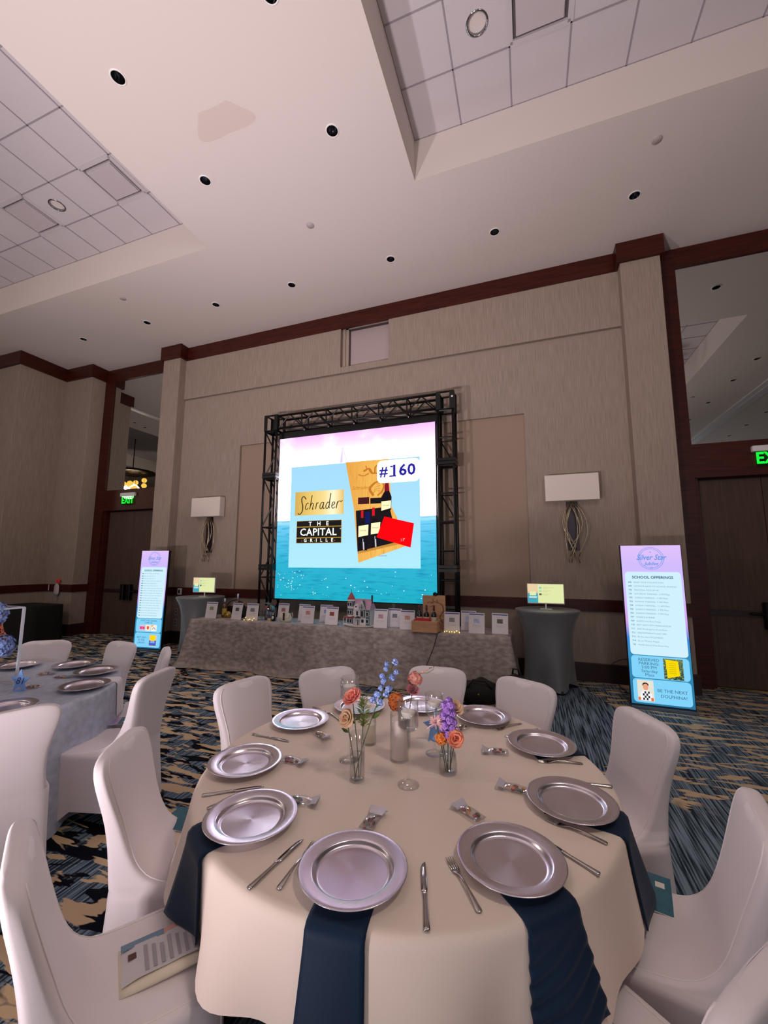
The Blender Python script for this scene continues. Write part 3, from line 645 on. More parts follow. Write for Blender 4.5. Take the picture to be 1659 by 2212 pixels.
# ================================================================== LED POSTER SIGNS
SA = 1.05
SG1 = emis_grad('poster_sky', [(0, (40, 110, 150)), (.32, (52, 140, 185)), (.42, (60, 130, 215)), (.52, (214, 160, 232)), (.7, (212, 190, 250)), (.86, (206, 184, 248)), (1, (222, 190, 246))], 2, 0, 1.93, SA)
C1 = emis('poster_card', (205, 236, 250), SA); C2 = emis('poster_card_blue', (128, 208, 245), SA); INK = emis('poster_ink', (66, 104, 140), SA*.8); INK2 = emis('poster_ink_light', (120, 158, 184), SA*.9)
INK3 = emis('poster_ink_faint', (172, 205, 218), SA); LOGO = emis('poster_logo', (96, 150, 226), SA)
def poster(name, label, loc, rz, lines, right):
    t = thing(name, label, 'sign', loc, rz, 'lit poster signs')
    W_, H_ = .65, 1.93; yf = lambda z: .0+.05*z/H_        # leans back slightly
    MB().add([(0, -.004, .03), (W_, -.004, .03), (W_, .046, H_), (0, .046, H_), (0, .05, .03), (W_, .05, .03), (W_, .10, H_), (0, .10, H_)],
             [(0, 1, 2, 3), (5, 4, 7, 6), (1, 5, 6, 2), (4, 0, 3, 7), (3, 2, 6, 7), (4, 5, 1, 0)]).build('casing', BLACK, t)
    MB().bbox(-.005, W_+.005, -.06, .30, 0, .03, .004).build('base', mat('base_steel', (120, 130, 140), .35, .7), t)
    def F(poly, d, mt, nm): b = MB(); b.add([(a, yf(c)-.0065-d, c) for a, c in poly], [tuple(range(len(poly)))]); return b.build(nm, mt, t)
    def TX(s, size, x, z, mt, d=.004, **k): text(s, size, mt, t, (x, yf(z)-.0065-d, z), rot=(PI/2-math.atan(.05/H_), 0, 0), **k)
    F(R(.008, W_-.008, .045, H_-.006), 0, SG1, 'display')
    def card(x0, x1, z0, z1, mt): F([((x0+x1)/2+a, (z0+z1)/2+b) for a, b in rrect(x1-x0, z1-z0, .04)], .001, mt, 'display_card')
    card(.035, .62, .61, 1.60, C1); card(.035, .62, .345, .60, C2); card(.035, .62, .065, .335, C2)
    # round emblem with script
    e = MB()
    for r in (.135, .118): 
        pts = [(.325+r*math.cos(a), 1.765+r*math.sin(a)) for a in [2*PI*k/36 for k in range(37)]]
        for p, q in zip(pts, pts[1:]):
            u = Vector(p)-Vector((.325, 1.765)); u.normalize(); w_ = .0025
            e.add([(p[0]-u.x*w_, yf(p[1])-.0085, p[1]-u.y*w_), (q[0]-u.x*w_, yf(q[1])-.0085, q[1]-u.y*w_), (q[0]+u.x*w_, yf(q[1])-.0085, q[1]+u.y*w_), (p[0]+u.x*w_, yf(p[1])-.0085, p[1]+u.y*w_)], [(0, 1, 2, 3)])
    e.build('emblem_ring', LOGO, t)
    TX('Silver Star', .092, .325, 1.775, LOGO, .004, shear=.35, bold=.0015, sx=.82); TX('Jubilee', .055, .325, 1.70, LOGO, .004, shear=.35, bold=.001); TX('25', .036, .325, 1.65, LOGO, .004); TX('+', .05, .325, 1.84, LOGO, .004)
    TX('SCHOOL OFFERINGS', .045, .325, 1.532, INK, .003, bold=.0012, sx=1.02)
    z = 1.47
    for q in lines:
        if right:
            TX(q[0], .025, .062, z, INK, .003, align='LEFT', bold=.0003); TX(q[1], .025, .122, z, INK2, .003, align='LEFT'); z -= .0465
        else:
            x = .115; rn = random.Random(int(q*1000)); F(R(.062, .105, z-.008, z+.008), .003, INK2, 'faint_line')
            while x < .062+q: wl = rn.uniform(.03, .09); F(R(x, min(x+wl, .068+q), z-.006, z+.006), .003, INK3, 'faint_line'); x += wl+.012
            z -= .0475
    P = lambda n, c: emis('poster_'+n, c, SA)
    if right:
        for i, s in enumerate(('RESERVED', 'PARKING:', '5:00 PM', 'Saturday', 'Mass')): TX(s, .048, .215, .555-i*.043, INK, .003)
        F(R(.362, .557, .352, .585), .003, emis_grad('poster_foliage', [(0, (40, 60, 40)), (1, (90, 110, 70))], 2, .35, .58, SA, ((60, 1, 60), (150, 170, 130), .5, .6)), 'picture'); F([(.395, .365), (.52, .40), (.51, .565), (.385, .575)], .004, P('yellow', (244, 214, 10)), 'picture_sheet')
        for i in range(6): F(R(.415, .485, .42+.022*i, .425+.022*i), .005, P('olive', (190, 165, 10)), 'picture_line')
        F(R(.078, .245, .085, .32), .003, P('photo_wall', (226, 222, 208)), 'picture')
        F([(.162+.028*math.cos(a), .243+.038*math.sin(a)) for a in [2*PI*k/20 for k in range(20)]], .005, P('skin', (232, 160, 128)), 'picture_face'); F([(.162+.032*math.cos(a), .268+.026*math.sin(a)) for a in [2*PI*k/20 for k in range(20)]], .004, P('hair', (48, 34, 36)), 'picture_hair')
        F([(.10, .09), (.225, .09), (.22, .17), (.19, .205), (.135, .205), (.105, .17)], .004, P('shirt', (240, 240, 242)), 'picture_shirt')
        for i in range(4):
            for j in range(4):
                if (i+j) % 2 == 0: F(R(.128+i*.018, .146+i*.018, .095+j*.025, .12+j*.025), .006, P('check', (40, 40, 48)), 'picture_check')
        for x in (.092, .222): F(R(x-.012, x+.014, .09, .125), .006, P('orange', (236, 110, 60)), 'picture_sleeve')
        TX('BE THE NEXT', .05, .43, .215, INK, .003); TX('DOLPHINA!', .05, .44, .155, INK, .003)
    else:
        TX('PAINT THE CEILING', .042, .325, .565, INK, .003); TX('LOBBY #1', .042, .325, .525, INK, .003)
        F(R(.12, .25, .37, .49), .003, P('pic_mauve', (190, 200, 225)), 'picture'); F(R(.13, .185, .40, .45), .004, P('pic_pink', (240, 60, 130)), 'picture_shape'); F(R(.19, .245, .40, .45), .004, P('pic_pink', (240, 60, 130)), 'picture_shape')
        F(R(.26, .38, .37, .49), .003, P('pic_cream', (240, 228, 205)), 'picture'); F([(.32+.026*math.cos(a), .43+.032*math.sin(a)) for a in [2*PI*k/14 for k in range(14)]], .004, P('pic_red', (226, 70, 56)), 'picture_shape')
        F(R(.39, .52, .37, .49), .003, P('pic_white', (240, 236, 226)), 'picture'); F([(.395, .485), (.45, .485), (.41, .44)], .004, P('pic_orange', (240, 160, 40)), 'picture_shape'); F([(.41, .40), (.455, .45), (.505, .40), (.49, .40), (.455, .435), (.425, .40)], .004, P('pic_grey', (110, 110, 130)), 'picture_shape')
        for i, s in enumerate(('BEST SEAT', 'IN THE', 'LIBRARY')): TX(s, .048, .19, .245-i*.05, INK, .003)
        F(R(.37, .54, .09, .30), .003, P('pic_sand', (226, 200, 150)), 'picture'); F(R(.375, .535, .10, .20), .004, P('pic_blue', (70, 96, 200)), 'picture_shape'); F(R(.40, .505, .19, .29), .005, P('yellow', (244, 214, 10)), 'picture_sheet'); F([(.40, .15), (.51, .15), (.495, .19), (.415, .19)], .006, P('pic_lightblue', (140, 170, 240)), 'picture_shape')
    return t
LR_ = [('698', 'RAISE YOUR COLLEGE FLAG'), ('699', 'ULTIMATE BACK-TO-SCHOOL BUNDLE'), ('700', 'PERSONAL PICK-UP VIP'), ('701', 'SATURDAY PARKING - 5 PM Mass'), ('702', 'SUNDAY PARKING - 7 AM Mass'), ('703', 'SUNDAY PARKING - 9 AM Mass'), ('704', 'SUNDAY PARKING - 11 AM Mass'), ('705', 'SUNDAY PARKING - 1 PM Mass'), ('706', 'SUNDAY PARKING - 5 PM Mass'),
       ('707', 'SPARKLE & SHINE'), ('709', 'ALICE Front Row Friday'), ('710', 'BEST SEATS 8TH GRADUATION'), ('711', '2025 Kindergarten Front Row'), ('712', 'GRANDPARENTS DAY VIPs'), ('713', 'Be the Next DOLPHINA!'), ('714', 'Be on Ministry Angels'), ('715', 'Middle School Free Dress Day')]
LL_ = [.40, .31, .31, .46, .36, .38, .50, .52, .51, .505, .43, .50, .50, .47, .48, .46, .43, .44]      # too faint to read in the photograph: only the length of each line
poster('lit_poster', 'tall lit poster sign reading BE THE NEXT DOLPHINA, before the right column', (1.09, 5.80, 0), rad(-2), LR_, True)
poster('lit_poster', 'tall lit poster sign reading BEST SEAT IN THE LIBRARY, before the left column', (-7.36, 6.05, 0), rad(6), LL_, False)

# ================================================================== WALL SCONCES
def sconce(x, label):
    t = thing('wall_sconce', label, 'wall lamp', (x, WY, 1.7), group='box shade wall sconces')
    MB().bbox(-.375, .375, -.17, -.02, .95, 1.35, .006).build('shade', mat('linen_shade', (226, 214, 204), .7), t)
    MB().box(-.08, .08, -.02, 0, .2, .95).build('back_plate', mat('sconce_plate', (58, 50, 56), .35, .6), t)
    MB().tube([(0, -.02, 1.1), (0, -.02, .9)], .015, 8).build('arm', DARKM, t)
    rod = mat('nickel_rod', (196, 178, 150), .3, .9); rn = random.Random(5)
    for k in range(9):
        a = rn.uniform(-.07, .07); s = 1 if k % 2 else -1; wdt = rn.uniform(.07, .155); e = rn.uniform(-.08, .08)
        pts = [(a*.6, -.05, .93)]+[(a*(1-q)+e*q+s*wdt*math.sin(PI*min(1, q*1.05)), -.05-.03*math.sin(PI*q)-.004*k, .93-q*(.72+.2*(k % 3)/2)) for q in [.15, .3, .45, .6, .75, .9, 1]]
        MB().tube(pts, .0075, 6).build('rod', rod, t, True)
    return t
sconce(.655, 'wall sconce with cream box shade and woven rods, right of the screen'); sconce(-6.33, 'wall sconce with cream box shade and woven rods, left of the screen')


# ================================================================== ROUND TABLES
T1 = Vector((-.607, 1.978)); T2 = Vector((-3.86, 1.90)); TZ = .755
def round_table(c, label):
    t = thing('round_table', label, 'table', (c.x, c.y, 0), 0, 'round banquet tables')
    MB().lathe([(.001, TZ-.02), (.90, TZ-.02), (.905, TZ-.01), (.90, TZ), (.001, TZ)], 48).build('tabletop', mat('plywood', (150, 120, 84), .6), t, True)
    for sx in (-1, 1):
        for sy in (-1, 1): MB().tube([(sx*.38, sy*.45, 0), (sx*.34, sy*.45, TZ-.02)], .016, 8).build('leg', DARKM, t)
    return t
round_table(T1, 'round banquet table under the cream cloth in the foreground'); round_table(T2, 'round banquet table under the grey satin cloth at left')
FOLDS = {}
def round_cloth(c, zh, mt, label, name, nf, amp, flare, seed, th=.004):
    rn = random.Random(seed); N = 220; ph = [rn.uniform(0, 2*PI) for _ in range(4)]
    def fold(a): return .55*math.cos(nf*a+ph[0])+.35*math.cos((nf*1.6)//1*a+ph[1])+.3*math.cos((nf*.6)//1*a+ph[2])
    def rad_at(a, z):
        t = max(0, min(1, (TZ+th-.024-z)/(TZ+th-.024-zh)))**1.1; return .921+flare*t+amp*t*fold(a)
    FOLDS[round(c.x, 2)] = rad_at
    rows = []
    for r in (.02, .2, .4, .6, .75, .84, .88): rows.append([(r*math.cos(2*PI*k/N), r*math.sin(2*PI*k/N), TZ+th) for k in range(N)])
    for r, dz in ((.905, .002), (.915, .010), (.921, .024)): rows.append([(r*math.cos(2*PI*k/N), r*math.sin(2*PI*k/N), TZ+th-dz) for k in range(N)])
    z0 = TZ+th-.024
    for j in range(1, 15):
        t = j/14; row = []
        for k in range(N):
            a = 2*PI*k/N; f = fold(a); s = t**1.1
            r = .921+flare*s+amp*s*f; z = z0+(zh-z0)*t-(.012*f*t)
            row.append((r*math.cos(a), r*math.sin(a), z))
        rows.append(row)
    b = MB().rows([r[::-1] for r in rows], True, True)
    o = b.build(name, mt, None, True, (c.x, c.y, 0)); tag(o, label, 'tablecloth', None); return o
round_cloth(T1, .50, CLOTH, 'cream cloth draped over the round table in the foreground', 'tablecloth', 11, .05, .04, 4)
round_cloth(T2, .01, SATIN, 'grey blue satin cloth draped to the floor over the left round table', 'tablecloth', 14, .04, .05, 8)
ZP = TZ+.004                                     # top of the cloth
# faint pressed creases of the cream cloth
cr = MB()
for (p, q) in (((-1.42, 2.1), (-.1, 2.36)), ((-1.3, 1.72), (.1, 1.98)), ((-1.0, 1.2), (-.9, 2.5)), ((-.38, 1.28), (-.25, 2.6))):
    L = 14; pts = [Vector(p).lerp(Vector(q), i/L) for i in range(L+1)]; d = (Vector(q)-Vector(p)).normalized(); nn = Vector((-d.y, d.x))*.012
    cr.rows([[(x.x-nn.x, x.y-nn.y, ZP+.0002), (x.x, x.y, ZP+.0003+.0018*math.sin(PI*i/L)), (x.x+nn.x, x.y+nn.y, ZP+.0002)] for i, x in enumerate(pts)], False)
o = cr.build('pressed_crease', CLOTH, None, True, (-T1.x, -T1.y, 0)); o.parent = D.objects['tablecloth']

# ---- charger plates
def plate_mesh():
    return MB().lathe([(.001, .003), (.095, .003), (.10, 0), (.106, .004), (.128, .014), (.160, .0225), (.1655, .0245), (.166, .0262), (.163, .027), (.150, .0255), (.128, .0225), (.1225, .0212), (.1195, .0185), (.1165, .013), (.112, .0085), (.102, .0074), (.001, .0076)], 72).mesh('charger_plate', PEWTER, True)
PM = plate_mesh()
PL = [(-84.7, 'silver charger plate at the front, over the left hanging napkin'), (-45.5, 'silver charger plate at front right, over the rippled hanging napkin'), (-9.4, 'silver charger plate on the right edge with a folded napkin beneath'), (31, 'silver charger plate second from the right edge, below the right vase'), (65.3, 'silver charger plate in front of the right back chair'), (97.5, 'bright charger plate behind the stemmed glasses'),
      (129.1, 'bright charger plate behind the pink rose'), (161.6, 'bright blue reflecting charger plate at back left, before the left back chair'), (203.3, 'silver charger plate on the left edge of the cream table'), (238.5, 'silver charger plate at front left, beside the candy bag')]
for a, lb in PL:
    o = link('charger_plate', PM, None, (T1.x+.737*math.cos(rad(a)), T1.y+.737*math.sin(rad(a)), ZP+.003), rad(a)); tag(o, lb, 'plate', 'silver charger plates on the cream table')
for x, y, lb in ((-3.18, 2.24, 'dull silver charger plate nearest the cream table, on the grey satin'), (-3.50, 2.555, 'dull silver charger plate above the white hanging napkin'), (-3.91, 2.64, 'dull silver charger plate at the far edge of the satin table'), (-4.36, 2.46, 'dull silver charger plate behind the flower stand'), (-3.17, 1.74, 'dull silver charger plate cut by the left edge, behind a chair back')):
    o = link('charger_plate', PM, None, (x, y, ZP+.003)); tag(o, lb, 'plate', 'silver charger plates on the satin table')

# ---- cutlery
def bar(b, pr):
    """pr: (y, half width, half height, z) stations, oval section"""
    b.rows([[(w_*math.copysign(abs(math.cos(a))**.8, math.cos(a)), y, z+h*math.sin(a)) for a in [2*PI*k/10 for k in range(10)]] for y, w_, h, z in pr], True, True, True)
def knife_mesh():
    b = MB()
    bar(b, [(y, w_, h, 0) for y, w_, h in ((-.1225, .004, .003), (-.121, .0085, .0045), (-.117, .0095, .005), (-.08, .0078, .0045), (-.03, .0062, .004), (-.012, .0068, .0045), (-.004, .008, .005), (.0, .0062, .003))])
    b.rows([[(x1_, y, -h), (x1_, y, h), (-w_, y, .0004), (-w_, y, -.0004)] for y, w_, x1_, h in ((.0, .006, .006, .0018), (.012, .0095, .0085, .0015), (.06, .0098, .0085, .0013), (.095, .0085, .0080, .0011), (.110, .0040, .0074, .0009), (.119, -.004, .0062, .0006))], True, True, True)
    return b.mesh('handle', STEEL, True)
def fork_mesh():
    b = MB()
    bar(b, [(-.1005, .004, .0012, .004), (-.099, .0078, .002, .004), (-.094, .0092, .0024, .0045), (-.06, .007, .0022, .008), (-.02, .0042, .002, .012), (.02, .0034, .002, .011), (.038, .006, .0016, .0065), (.048, .0115, .0012, .0045), (.062, .0125, .0012, .0035)])
    for i in range(4):
        x = -.0105+.007*i
        b.rows([[(x+w_, y, z-.0011), (x+w_, y, z+.0011), (x-w_, y, z+.0011), (x-w_, y, z-.0011)] for y, w_, z in ((.058, .0025, .0035), (.08, .002, .004), (.10, .0016, .0065), (.108, .0008, .008))], True, True, True)
    return b.mesh('fork', STEEL, True)
KM, FM = knife_mesh(), fork_mesh()
def lay(me, name, a, b, label, group):
    a, b = Vector(a), Vector(b); d = b-a; mid = (a+b)/2
    o = link(name, me, None, (mid.x, mid.y, ZP+.005 if name == 'table_knife' else ZP), math.atan2(-d.x, d.y)); tag(o, label, name.split('_')[1], group)
for a, b, lb in (((-.80, 1.09), (-.765, 1.33), 'table knife between the front and front left plates'), ((-.285, 1.14), (-.35, 1.36), 'table knife between the front and front right plates'), ((.16, 1.5), (-.03, 1.63), 'table knife right of the front right plate'), ((.29, 2.06), (.06, 2.03), 'table knife behind the right edge plate'), ((.0, 2.58), (-.15, 2.43), 'table knife behind the second plate from the right'),
                 ((-1.28, 1.42), (-1.09, 1.56), 'table knife before the left edge plate'), ((-1.46, 1.98), (-1.23, 1.97), 'blue shining table knife before the back left plate'), ((-1.20, 2.40), (-1.03, 2.26), 'table knife between the two back left plates'), ((-.70, 2.83), (-.72, 2.62), 'table knife between the two bright back plates')):
    lay(KM, 'table_knife', a, b, lb, 'table knives on the cream table')
for a, b, lb in (((-.72, 1.10), (-.715, 1.34), 'dinner fork left of the front plate'), ((-.15, 1.22), (-.285, 1.42), 'dinner fork left of the front right plate'), ((.21, 1.66), (.03, 1.73), 'dinner fork before the right edge plate'), ((.21, 2.24), (.0, 2.19), 'dinner fork before the second plate from the right'), ((-.08, 2.65), (-.21, 2.50), 'dinner fork right of the right back plate'),
                 ((-1.21, 1.34), (-1.08, 1.54), 'dinner fork left behind the front left plate'), ((-1.46, 1.81), (-1.27, 1.89), 'dinner fork behind the left edge plate'), ((-1.37, 2.47), (-1.19, 2.39), 'dinner fork tucked behind the back left plate'), ((-.82, 2.82), (-.80, 2.61), 'dinner fork beside the bright plate behind the pink rose')):
    lay(FM, 'dinner_fork', a, b, lb, 'dinner forks on the cream table')

# ---- hanging napkins
def napkin(ang, rin, wd, zb, label, c=T1, mt=NAVY, ripple=0., skew=0., name='napkin', slant=.0):
    b = MB(); NX = 18 if ripple else 12; NR = 48 if ripple else 16; rows = []
    prof = [(rin, ZP+.003), (.84, ZP+.003), (.895, ZP+.003), (.915, ZP-.001), (.928, ZP-.014), (.932, ZP-.03)]+[(0, ZP-.03+(zb-ZP+.03)*q) for q in [i/NR for i in range(1, NR+1)]]
    ra = FOLDS[round(c.x, 2)]
    for r, z in prof:
        row = []; t = max(0, (ZP-.03-z)/(ZP-.03-zb))
        for i in range(NX+1):
            u = i/NX-.5; x = u*wd*(1+.10*t)+skew*t; zz = z+slant*u*t
            if r == 0:
                rr = .4*sum(ra(rad(ang)+(x+o_)/.93, zz) for o_ in (-.02, 0, .02))/3+.6*max(ra(rad(ang)+(x+o_)/.93, zz) for o_ in (-.03, -.015, 0, .015, .03))+.010
                rr += (ripple*min(1, 2*t)*math.sin(140*(z-.5*x)) if ripple else .0)
                row.append((rr*math.cos(x/.93), rr*math.sin(x/.93), zz))
            else: row.append((r-.35*x*x, x, z))
        rows.append(row)
    lower = [[(p[0]-.006, p[1], p[2]-(.0028 if p[2] > ZP-.01 else 0)) for p in r] for r in rows]
    M = Matrix.Rotation(rad(ang), 4, 'Z')
    b.rows(rows, False); b.rows([r[::-1] for r in lower], False)
    n = len(rows); w_ = NX+1; o = n*w_
    for i in range(n-1): b.f += [(i*w_, (i+1)*w_, o+(i+1)*w_+NX, o+i*w_+NX), ((i+1)*w_+NX, i*w_+NX, o+i*w_, o+(i+1)*w_)]; b.mi += [0, 0]
    for i in range(NX): b.f.append(((n-1)*w_+i, (n-1)*w_+i+1, o+(n-1)*w_+NX-i-1, o+(n-1)*w_+NX-i)); b.mi.append(0)
    ob = b.xform(M).build(name, mt, None, True, (c.x, c.y, 0)); tag(ob, label, 'napkin', 'hanging napkins of the cream table' if c is T1 else None); return ob
napkin(-84, .66, .165, .51, 'plain navy napkin hanging over the front edge, left of centre')
napkin(-46.5, .66, .185, .525, 'rippled navy napkin hanging over the front right edge', ripple=.0042, skew=.008, slant=.01)
napkin(-11, .66, .17, .50, 'navy napkin hanging over the right edge beside the teal booklet')
napkin(238.5-1.5, .66, .175, .50, 'navy napkin hanging over the front left edge', skew=-.01)
napkin(29, .66, .17, .50, 'navy napkin barely showing at the right back edge')
napkin(41, .70, .15, .5, 'white napkin hanging from the grey satin table', c=T2, mt=mat('white_linen', (226, 222, 226), .75, sheen=.2))

# ---- candy bags
CANDY = [mat('candy_red', (176, 40, 44), .25, coat=.6), mat('candy_green', (40, 96, 62), .25, coat=.6), mat('candy_orange', (226, 150, 40), .25, coat=.6), mat('candy_blue', (40, 74, 130), .25, coat=.6), mat('candy_brown', (110, 62, 44), .3, coat=.5)]
def candy_bag(x, y, ang, label, seed, z=ZP, group='candy bags on the cream table', pal=(0, 1, 2, 3, 4), L=.125):
    rn = random.Random(seed); t = thing('candy_bag', label, 'candy bag', (x, y, z), rad(ang), group)
    b = MB(); rows = []
    for i in range(13):
        u = i/12; h = .0115*math.sin(PI*min(1, max(0, (u-.04)/.72)))**.6 if .04 < u < .76 else .0012; w_ = .026 if u < .75 else .026+.018*(u-.75)*4*.5
        if u > .74: h = .0016+.004*abs(math.sin(u*60))*(u-.74)*4
        rows.append([((u-.5)*L, w_*math.cos(a)*(1 if abs(math.cos(a)) < .99 else 1.06), .0125+h*math.sin(a)*(1.05)) for a in [2*PI*k/14 for k in range(14)]])
    b.rows(rows, True, True, True); b.build('wrapper', FILM, t, True)
    e = MB(); e.rows([[((.74-.5)*L, -.026, .0125), ((.74-.5)*L, .026, .0125)], [((.87-.5)*L, -.030, .019), ((.87-.5)*L, .029, .017)], [(.5*L, -.036, .024), (.5*L, .035, .021)]], False)
    e.build('wrapper_tail', mat('foil_tail', (214, 210, 222), .22, .35), t, True)
    for k in pal:
        c = MB()
        for q in range(3): c.ball((rn.uniform(-.36, .16)*L, rn.uniform(-.016, .016), .0125+rn.uniform(-.003, .003)), .0078, 7, (1.15, .9, .8))
        o = c.build('candy', CANDY[k], t, True)
    return t
for i, (x, y, an, lb) in enumerate(((-.575, 1.50, 88, 'candy bag touching the top of the front plate'), (-.25, 1.665, 145, 'candy bag lying alone above the front right plate'), (-.10, 1.895, 172, 'candy bag left of the right edge plate, with orange sweets'), (-.195, 2.21, 190, 'candy bag left of the second plate from the right'), (-.875, 1.515, 12, 'candy bag at the rim of the front left plate'), (-1.085, 1.785, -2, 'candy bag at the rim of the left edge plate'), (-1.10, 2.085, -28, 'candy bag before the back left plate'), (-.40, 2.44, 240, 'candy bag propped by the right back plate'))):
    candy_bag(x, y, an, lb, i+3, ZP, pal=((0, 1, 4), (1, 0, 2), (2, 0, 1), (0, 4, 1), (0, 1, 3), (4, 0, 3), (1, 4, 2), (1, 0, 4))[i])
for i, (x, y, an, lb) in enumerate(((-3.55, 2.10, 200, 'candy bag on the satin table before its nearest plate'), (-3.62, 2.36, 30, 'candy bag on the satin table between two plates'), (-3.85, 2.38, 35, 'candy bag in the middle of the satin table'))): candy_bag(x, y, an, lb, i+30, ZP, 'candy bags on the satin table', (4, 2, 0))

# ---- candle holders and candles
def stem_glass(x, y, zc, zt, r, rb, label):
    t = thing('stem_candle_holder', label, 'candle holder', (x, y, ZP), 0, 'stemmed floating candle holders'); h0, h1 = zc-ZP, zt-ZP
    MB().lathe([(.001, .001), (rb, .001), (rb, .004), (rb*.5, .009), (.008, .02), (.0045, .04), (.0042, h0-.02), (.008, h0-.004), (r*.75, h0), (r, h0+.014), (r, h1), (r-.0025, h1), (r-.003, h0+.016), (r*.7, h0+.005), (.001, h0+.004)], 36).build('glass', GLASS, t, True)
    hw = h0+(h1-h0)*.58
    MB().lathe([(.001, h0+.006), (r*.7, h0+.007), (r-.0045, h0+.018), (r-.0045, hw), (.001, hw)], 32).build('water', WATER, t, True)
    MB().lathe([(.001, hw-.022), (r*.5, hw-.02), (r*.68, hw-.004), (r*.7, hw+.004), (r*.55, hw+.006), (.001, hw+.003)], 28).build('candle', WAXM, t, True)
    MB().tube([(0, 0, hw), (0, 0, hw+.025)], .001, 5).build('wick', mat('wick', (226, 218, 206), .8), t)
    return t
stem_glass(-.521, 1.785, .985, 1.105, .0455, .047, 'tall stemmed candle holder, nearest the front'); stem_glass(-.853, 1.90, 1.035, 1.142, .046, .046, 'tallest stemmed candle holder, behind the pink rose'); stem_glass(-.478, 2.105, .945, 1.045, .046, .046, 'stemmed candle holder behind the purple flowers')
def cyl_candle(x, y, r, h, hc, label, col):
    t = thing('candle_jar', label, 'candle', (x, y, ZP))
    MB().lathe([(.001, .001), (r, .001), (r, h), (r-.0025, h), (r-.003, .012), (.001, .011)], 36).build('glass', GLASS, t, True)
    MB().lathe([(.001, .012), (r-.006, .012), (r-.006, hc-.003), (r-.009, hc), (.001, hc-.002)], 32).build('candle', mat('wax_'+col[0], col[1], .55), t, True)
    MB().tube([(0, 0, hc-.003), (.002, 0, hc+.008)], .0012, 5).build('wick', MATS['wick'], t)
cyl_candle(-.625, 1.985, .0445, .215, .19, 'white pillar candle in a tall glass cylinder', ('white', (250, 236, 232))); cyl_candle(-.826, 2.10, .037, .135, .098, 'short ivory candle in a glass jar', ('ivory', (244, 236, 212)))

# ---- flowers
def petal(b, M, w_, L, cup, rn, curl=.0):
    rows = []; wv = rn.uniform(0, 6)
    for j in range(6):
        v = j/5; ww = w_*(.42+.62*smoothstep(v*1.5))*(1-.10*v*v); row = []
        for i in range(7):
            u = i/3-1; row.append(tuple(M @ Vector((u*ww, cup*(u*u)*.55*w_-curl*L*max(0, v-.55)**2*2.2+.02*L*math.sin(5*u+wv)*v, v*L-.30*L*u*u*v*v))))
        rows.append(row)
    b.rows(rows, False)
def rose(r, seed, flat_=1.0):
    rn = random.Random(seed); b = MB()
    for ring, (n, rr, tilt, L) in enumerate(((3, .10, -6, .98), (4, .22, 2, 1.0), (5, .36, 10, .98), (6, .50, 22, .94), (7, .60, 38, .86))):
        for k in range(n):
            a = 2*PI*(k+rn.random()*.4)/n+ring*1.3
            M = Matrix.Rotation(a, 4, 'Z') @ Matrix.Translation((0, rr*r*.62, -.62*r)) @ Matrix.Rotation(rad(-tilt-rn.uniform(-5, 5)), 4, 'X')
            petal(b, M, r*(.36+.10*ring), r*L*1.25*flat_, -.75, rn, -.45 if ring > 1 else .12)
    return b
def ruffle(r, n, seed, sz, sq=(1, 1, 1), pts=4):
    """ball of many small petals (carnation, hydrangea, stock)"""
    rn = random.Random(seed); b = MB().ball((0, 0, 0), r*.5, 8, sq)
    for i in range(n):
        z = 1-2*(i+.5)/n; a = i*2.39996; q = math.sqrt(max(0, 1-z*z)); d = Vector((q*math.cos(a)*sq[0], q*math.sin(a)*sq[1], z*sq[2]))
        t1 = d.orthogonal().normalized(); t1.rotate(Matrix.Rotation(rn.uniform(0, 6), 3, d.normalized())); t2 = d.cross(t1).normalized(); p = d*r*rn.uniform(.82, 1.08); s = sz*rn.uniform(.8, 1.25)
        up_ = d.normalized()*s*.5
        c = [p]+[p+(t1*math.cos(2*PI*k/pts)+t2*math.sin(2*PI*k/pts))*s+up_*(.6+.4*(k % 2)) for k in range(pts)]
        o = len(b.v); b.add(c, [(0, k+1, (k+1) % pts+1) for k in range(pts)])
    return b
def FM_(n, c, c2=None): return mat('petal_'+n, c, .65, sheen=.2, var=((60, 60, 60), c2) if c2 else None)
def flower(name, label, base, head, bloom, mt, stem_r=.0022, bend=.0, tilt=(0, 0, 0), group=None, leaves=()):
    """base = foot of the stem in the vase, head = centre of the bloom (world)"""
    t = thing(name, label, 'flower', base, 0, group); hd = Vector(head)-Vector(base)
    n = 7; pts = [Vector((hd.x*(q**1.3), hd.y*(q**1.3), hd.z*q)) for q in [i/n for i in range(n+1)]]
    MB().tube(pts, stem_r, 6).build('stem', STEM, t, True)
    o = bloom.build('bloom', mt, t, True); o.location = hd; o.rotation_euler = tilt
    for q, an, L in leaves:
        p = Vector((hd.x*q**1.3, hd.y*q**1.3, hd.z*q)); d = Vector((math.cos(an), math.sin(an), .6)).normalized(); s = d.orthogonal().normalized()*L*.22
        n2 = d.cross(s).normalized()*L*.06
        MB().add([p, p+d*L*.3+s*.8, p+d*L*.6+s*.9, p+d*L, p+d*L*.6-s*.9, p+d*L*.3-s*.8, p+d*L*.3-n2, p+d*L*.6-n2], [(0, 1, 6), (1, 2, 7, 6), (2, 3, 7), (3, 4, 7), (4, 5, 6, 7), (5, 0, 6)]).build('leaf', LEAF, t)
    return t
